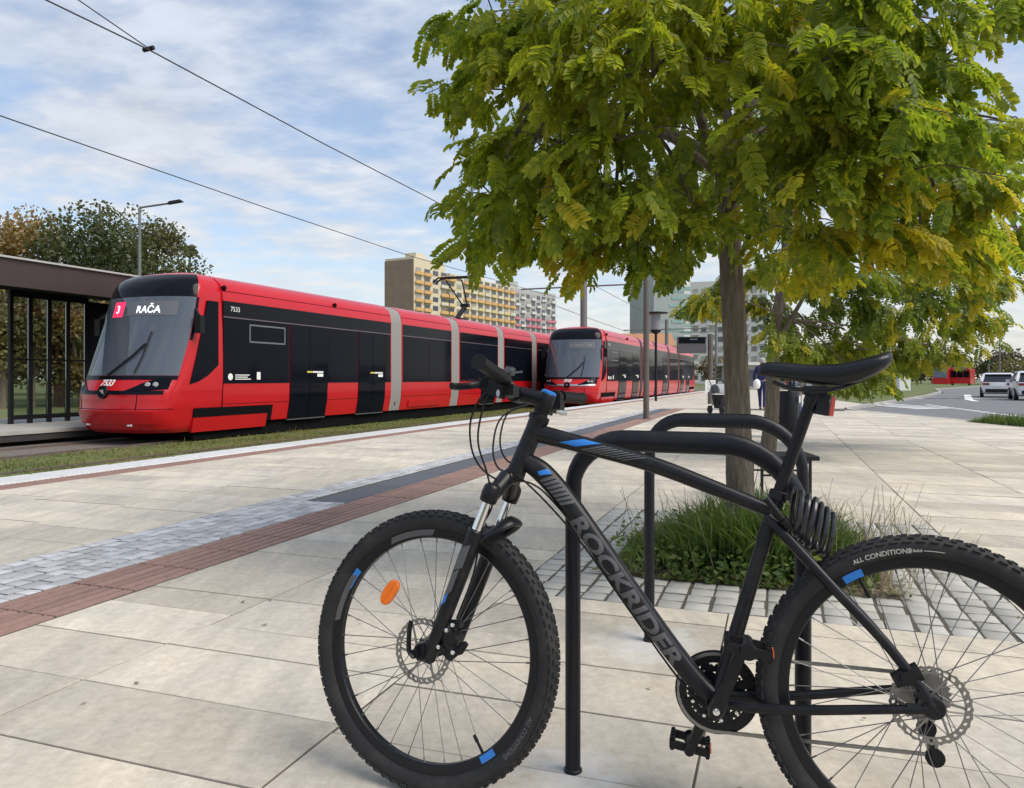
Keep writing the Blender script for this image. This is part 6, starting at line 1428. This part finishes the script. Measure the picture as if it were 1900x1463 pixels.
# rear arch, a thin mudguard fin over the tyre
m = MB(ST); P = catmull([fpt(.305, -.064, .012), fpt(.345, -.052, .04), fpt(.372, -.028, .055), fpt(.378, 0, .06), fpt(.372, .028, .055), fpt(.345, .052, .04), fpt(.305, .064, .012)], 4); m.tube(P, [(interp(i / (len(P) - 1), [(0, .010), (.5, .020), (1, .010)]), .0075) for i in range(len(P))], 12, ref=(.5, 0, .87)); m.build("fork_arch", M_BLACK, fkc)
# front brake caliper, quick release
m = MB(ST); c = Vector((.075, -.05, .395))
m.tube([c + Vector((-.014, 0, .04)), c + Vector((-.006, 0, .03)), c + Vector((.006, 0, -.02)), c + Vector((.008, 0, -.044)), c + Vector((.004, 0, -.052))], [(.012, .01), (.02, .017), (.026, .019), (.02, .017), (.012, .01)], 14); m.tube([c + Vector((-.04, 0, .026)), c + Vector((.03, 0, .036))], .009, 10); m.tube([c + Vector((.004, .0, -.04)), c + Vector((.034, 0, -.028)), c + Vector((.05, 0, -.01))], [.011, .012, .007], 10); m.tube([c + Vector((.02, -.024, .0)), c + Vector((.02, .02, .0))], .014, 12); m.tube([c + Vector((.0, -.03, -.03)), c + Vector((.0, .0, -.03))], .009, 10); m.tube([c + Vector((.026, -.012, .032)), c + Vector((.026, .012, .032))], .010, 10); cp_ = m.build("brake_caliper", M_PLAST, fkc, smooth=30)
m = MB(ST)
for dx_, dz_ in ((.008, .02), (-.012, -.022), (.024, .034), (.028, -.03)): m.lathe([(0, .004), (.005, .003), (.0055, 0)], 10, c + Vector((dx_, -.026, dz_)), (0, -1, 0))
m.build("bolt", M_CHROME, cp_)
m = MB(ST); m.tube([(.0, -.075, .35), (.0, -.09, .35)], .011, 14); m.tube(catmull([(.002, -.090, .345), (-.008, -.097, .36), (-.008, -.101, .40), (-.005, -.101, .426), (-.004, -.1, .431)], 3), [(.0045, .0095)] * 10 + [(.0045, .0105)] * 2 + [(.003, .007)], 10, ref=(0, 1, 0)); m.build("quick_release", M_BLACK, fkc)
# --- headset, stem, handlebar
def hp(d, off=0, y=0): return Vector((.245, y, .867)) + HAX * d + Vector((HAX.z, 0, -HAX.x)) * off
m = MB(ST); m.lathe([(.024, .075), (.027, .078), (.027, .088), (.021, .09), (.0185, .092), (.0185, .1), (.021, .101), (.021, .104)], 22, PIV, HAX); m.build("headset", M_BLACK, bike)
CLP = Vector((.212, 0, 1.004)); stc = hp(.128)
m = MB(ST); m.lathe([(.0195, .104), (.021, .106), (.021, .146), (.0195, .148)], 22, PIV, HAX); m.tube([stc + Vector((.004, 0, 0)), stc.lerp(CLP, .5) + Vector((0, 0, .003)), CLP + Vector((.012, 0, 0))], [(.021, .0205), (.019, .0185), (.0205, .021)], 16, ref=(0, 1, 0)); m.tube([CLP + Vector((0, -.024, 0)), CLP + Vector((0, .024, 0))], .0215, 18); stm = m.build("stem", M_BLACK, bike, smooth=50)
m = MB(ST); m.lathe([(.0195, .1482), (.0195, .153), (.013, .156), (0, .1565)], 22, PIV, HAX); m.build("stem_cap", M_BLUE, stm)
m = MB(ST); m.bar(stc.lerp(CLP, .25) + Vector((0, 0, .0195)), stc.lerp(CLP, .92) + Vector((0, 0, .0195)), .02, .003); m.build("stem_stripe", M_PLAST, stm, smooth=0)
HB = [(.268, .335, 1.033), (.262, .26, 1.028), (.254, .19, 1.022), (.236, .12, 1.012), (.216, .06, 1.004)]
P = [(x, -y, z + .002) for x, y, z in HB] + [CLP] + HB[::-1]
m = MB(ST); PP = catmull(P, 4); m.tube(PP, [interp(abs(p.y), [(0, .0158), (.04, .0158), (.09, .0125), (.2, .0111), (.4, .0111)]) for p in PP], 16); hb = m.build("handlebar", M_BLACK, bike)
for sg in (-1, 1):
    g0, g1 = Vector((.2555, sg * .2, 1.0225)), Vector((.269, sg * .338, 1.0335)); m = MB(ST); n_ = 22
    m.tube([g0.lerp(g1, i / (n_ - 1)) for i in range(n_)], [.0172 if i in (0, 1) else .0150 + .0009 * (i % 2) + (.002 if i > n_ - 3 else 0) for i in range(n_)], 18); m.build("grip", M_PLAST, hb, smooth=25)
    # shifter and brake lever
    m = MB(ST); b0 = Vector((.252, sg * .175, 1.02)); m.tube([b0 + Vector((0, sg * .02, 0)), b0 - Vector((0, sg * .012, 0))], .0165, 14); m.box(b0 + Vector((-.022, sg * .0, -.022)), (.05, .05, .032), Matrix.Rotation(R(25), 3, 'Y')); m.box(b0 + Vector((.0, -sg * .02, -.026)), (.052, .034, .026)); m.box(b0 + Vector((-.04, sg * .01, -.012)), (.03, .03, .024)); m.tube([b0 + Vector((-.035, sg * .0, -.01)), b0 + Vector((-.05, -sg * .03, -.012)), b0 + Vector((-.052, -sg * .05, -.014))], .006, 8)
    sf = m.build("shifter", M_PLAST, hb, smooth=30)
    m = MB(ST); m.tube(catmull([b0 + Vector((-.04, sg * .01, -.012)), b0 + Vector((-.068, sg * .04, -.022)), b0 + Vector((-.072, sg * .09, -.03)), b0 + Vector((-.064, sg * .13, -.034))], 4), [(.006, .0085)] * 13, 8); m.build("brake_lever", M_BLACK, hb)
    m = MB(ST); m.tube(catmull([b0 + Vector((-.008, sg * .01, -.036)), b0 + Vector((.006, sg * .035, -.042)), b0 + Vector((.012, sg * .05, -.04))], 3), [(.004, .008)] * 7, 8); m.build("shift_lever", M_ALU, sf)
    for q_ in (Vector((-.045, 0, -.005)), Vector((-.012, -sg * .02, -.01))): m = MB(ST); m.lathe([(0, .003), (.005, .002), (.006, 0)], 8, b0 + q_, (-.25, -1, .3)); m.build("bolt", M_ALU, sf)
m = MB(ST); b0 = Vector((.236, -.118, 1.03)); m.lathe([(.013, -.004), (.014, .006), (.011, .014), (0, .017)], 16, b0 + Vector((.006, 0, .012)), (.35, -.1, 1)); m.tube([b0 + Vector((0, -.008, -.016)), b0 + Vector((0, .008, -.016))], .0155, 14); m.bar(b0 + Vector((.016, 0, .012)), b0 + Vector((.036, .01, .016)), .007, .004); bl = m.build("bell", M_ALU, hb); bl.data.materials[0] = mat("bell_dark_metal", (.12, .12, .13), .3, .8)
# --- crankset, chain, cassette
BB = Vector((.708, 0, .302))
m = MB(); y = .047
def disc(mb, c, r0, r1, y0, y1, n=56, teeth=0):
    V = []
    for j in range(n):
        a = 2 * math.pi * j / n; r = r1 + (.0035 * (1 if j % 2 else -1) if teeth else 0)
        for rr2, yy in ((r0, y0), (r, y0), (r, y1), (r0, y1)): V.append((c.x + rr2 * math.cos(a), yy, c.z + rr2 * math.sin(a)))
    mb.add(V, [(4 * j + i, 4 * j + (i + 1) % 4, 4 * ((j + 1) % n) + (i + 1) % 4, 4 * ((j + 1) % n) + i) for j in range(n) for i in range(4)])
disc(m, BB, .069, .089, .044, .047, 88, 1); disc(m, BB, .05, .066, .037, .039, 68, 1); disc(m, BB, .034, .047, .031, .033, 48, 1)
for k in range(4): a = k * math.pi / 2 + .4; m.bar(BB + Vector((0, .041, 0)), BB + Vector((.076 * math.cos(a), .041, .076 * math.sin(a))), .004, .022)
crk = m.build("crankset", M_PLAST, bike, smooth=0)
m = MB(); disc(m, BB, .078, .0965, .049, .0525, 72); m.build("chain_guard", M_BLACK, crk, smooth=30)
m = MB()
for k in range(9): a = k * .7; m.lathe([(0, .002), (.0042, .0015), (.0045, 0)], 8, BB + Vector((.058 * math.cos(a), .030, .058 * math.sin(a))), (0, -1, 0))
m.build("bolt", M_CHROME, crk)
cdir = Vector((.067, 0, .166)).normalized()
for sg, s in ((-1, 1), (1, -1)):
    m = MB(); e = BB + cdir * (.172 * s) + Vector((0, sg * .09, 0)); b0 = BB + Vector((0, sg * .074, 0)); sd3 = Vector((cdir.z, 0, -cdir.x))
    rg_ = []
    for f, w_, th in ((-.12, .009, .009), (-.06, .017, .012), (.02, .0195, .0135), (.2, .0165, .011), (.8, .0125, .009), (.95, .0135, .009), (1.02, .0125, .008), (1.06, .006, .006)):
        q_ = b0.lerp(e, f); rg_.append([q_ + sd3 * (w_ * math.cos(a)) + Vector((0, th * (1 if math.sin(a) > 0 else -1) * min(1, abs(math.sin(a)) * 1.8), 0)) for a in [2 * math.pi * (i + .5) / 12 for i in range(12)]])
    m.loft(rg_); ca_ = m.build("crank_arm", M_FRAME, crk, smooth=40)
    m = MB(); m.lathe([(0, .004), (.0075, .003), (.0085, 0)], 14, b0 + Vector((0, sg * .0135, 0)), (0, sg, 0)); m.build("bolt", M_CHROME, ca_)
    # pedal: axle, cage and teeth
    m = MB(); pc = e + Vector((0, sg * .055, 0)); tl = R(8); er2 = Vector((math.cos(tl), 0, -math.sin(tl))); eu = Vector((math.sin(tl), 0, math.cos(tl)))
    m.tube([e, e + Vector((0, sg * .095, 0))], .0125, 14)
    for q_ in (-1, 1):
        m.bar(pc + er2 * (q_ * .043) + Vector((0, -.038, 0)), pc + er2 * (q_ * .043) + Vector((0, .038, 0)), .012, .02)
        for k in range(4): m.box(pc + er2 * (q_ * .043) + Vector((0, -.03 + k * .02, 0)), (.009, .008, .032))
        m.bar(pc + er2 * -.045 + Vector((0, q_ * .036, 0)), pc + er2 * .045 + Vector((0, q_ * .036, 0)), .01, .018)
    m.lathe([(0, .002), (.016, .002), (.0185, -.004), (.0185, -.012)], 18, pc + Vector((0, sg * .044, 0)), (0, sg, 0)); pdl = m.build("pedal", M_PLAST, crk, smooth=30)
    m = MB(); m.box(pc + er2 * .05, (.004, .04, .012)); m.build("pedal_reflector", M_ORANGE, pdl, smooth=0)
RH = Vector((WB, 0, RW)); m = MB()
for k, r in enumerate((.056, .05, .044, .038, .033, .028)): disc(m, RH, .018, r, .025 + k * .005, .0268 + k * .005, 2 * int(r * 500), 1)
m.build("cassette", M_STEEL, bike, smooth=0)
m = MB(); P = []
c1, r1, c2, r2 = BB + Vector((0, .046, 0)), .0895, RH + Vector((0, .04, 0)), .04
for k in range(22): a = lerp(R(84), R(276), k / 21); P.append(c1 + Vector((r1 * math.cos(a), 0, r1 * math.sin(a))))
low_ = [c2 + Vector((.012, 0, -.13)), c2 + Vector((.03, 0, -.11)), c2 + Vector((.02, 0, -.07))]
P += low_
for k in range(12): a = lerp(R(-60), R(84), k / 11); P.append(c2 + Vector((r2 * math.cos(a), 0, r2 * math.sin(a))))
dens = []
for a, b in zip(P, P[1:] + P[:1]):
    n_ = max(1, int((b - a).length / .0127))
    for i in range(n_): dens.append(a.lerp(b, i / n_))
for i, (a, b) in enumerate(zip(dens, dens[1:] + dens[:1])): m.bar(a, b, .0065 if i % 2 else .0045, .0075)
tag(m.build("chain", M_STEEL, bike, smooth=0, fix=False), kind="stuff")
m = MB(); d0 = RH + Vector((.01, .05, -.07)); m.bar(d0 + Vector((0, 0, .08)), d0, .016, .03); m.bar(d0, d0 + Vector((.015, -.006, -.07)), .01, .03)
for q_ in (d0 + Vector((.0, -.01, -.005)), d0 + Vector((.016, -.01, -.065))): m.lathe([(0, -.005), (.02, -.005), (.02, .005), (0, .005)], 14, q_, (0, 1, 0))
m.build("rear_derailleur", M_PLAST, bike, smooth=0)
m = MB(); c = Vector((.742, .028, .385)); m.box(c, (.05, .022, .055)); m.tube([Vector((.757, .0, .44)), Vector((.75, .03, .43))], .02, 10); m.build("front_derailleur", M_PLAST, bike, smooth=0)
m = MB(); c = RH + Vector((-.05, -.062, .06)); m.tube([c + Vector((-.024, 0, -.012)), c + Vector((.026, 0, .014))], [(.017, .016), (.017, .02)], 12); m.tube([c + Vector((0, -.02, 0)), c + Vector((0, .02, 0))], .015, 12); m.build("brake_caliper", M_PLAST, bike, smooth=0)
# --- cables
def cable(P, r=.0025): tubeobj("cable", catmull(P, 6), r, M_PLAST, bike, 7)
A1 = ST((.214, -.125, 1.006)); A2 = ST((.205, -.14, 1.0)); A3 = ST((.214, .13, 1.0)); A4 = ST((.2, .14, 1.0))
cable([A1, (.155, -.12, .985), (.125, -.10, .92), (.128, -.065, .84), (.175, -.04, .79), (.262, -.03, .782), (.32, -.012, .735), (.40, -.006, .64), (.5, -.004, .51), (.62, -.004, .355), (.69, -.004, .285)])
cable([A2, (.165, -.13, .955), (.15, -.11, .88), (.165, -.075, .8), (.178, -.07, .73), ST((.155, -.055, .66)), ST((.135, -.05, .55)), ST((.095, -.05, .44))])
cable([A3, (.15, .1, .95), (.14, .05, .87), (.17, .0, .815), (.23, -.036, .80), (.31, -.022, .728), (.40, -.012, .628), (.5, -.01, .498), (.62, -.01, .345), (.69, -.01, .28)])
cable([A4, (.16, .12, .96), (.15, .08, .88), (.19, .03, .83), (.25, .034, .83), (.3, .022, .765)])
# --- coil lock hung round the seat stay and post
lk = thing("cable_lock", "coiled black cable lock wrapped around the bike's seat stays", "lock", mat=BM)
m = MB(); P = []; nt_ = 6.0; n_ = 132; a0, a1 = Vector((.846, -.004, .722)), Vector((.926, -.004, .668)); axd = (a1 - a0).normalized(); upd = Vector((-axd.z, 0, axd.x)).normalized()
for i in range(n_):
    f = i / (n_ - 1); a = 2 * math.pi * nt_ * f; c = a0.lerp(a1, f) + Vector((.03, 0, .02)); w2 = 1 - .12 * abs(2 * f - 1)
    P.append(c + upd * (.050 * w2 * math.cos(a)) + Vector((0, .043 * math.sin(a), 0)) + axd * (-.022 * math.cos(a)))
m.tube(P, .0062, 8); m.build("coil", mat("lock_sleeve", (.02, .02, .024), .28), lk)
m = MB(); m.tube([(.816, -.036, .768), (.852, -.036, .722)], [.008, .008], 12); m.tube([(.852, -.036, .722), (.868, -.032, .705)], [.011, .0105], 12); m.build("lock_head", M_PLAST, lk)
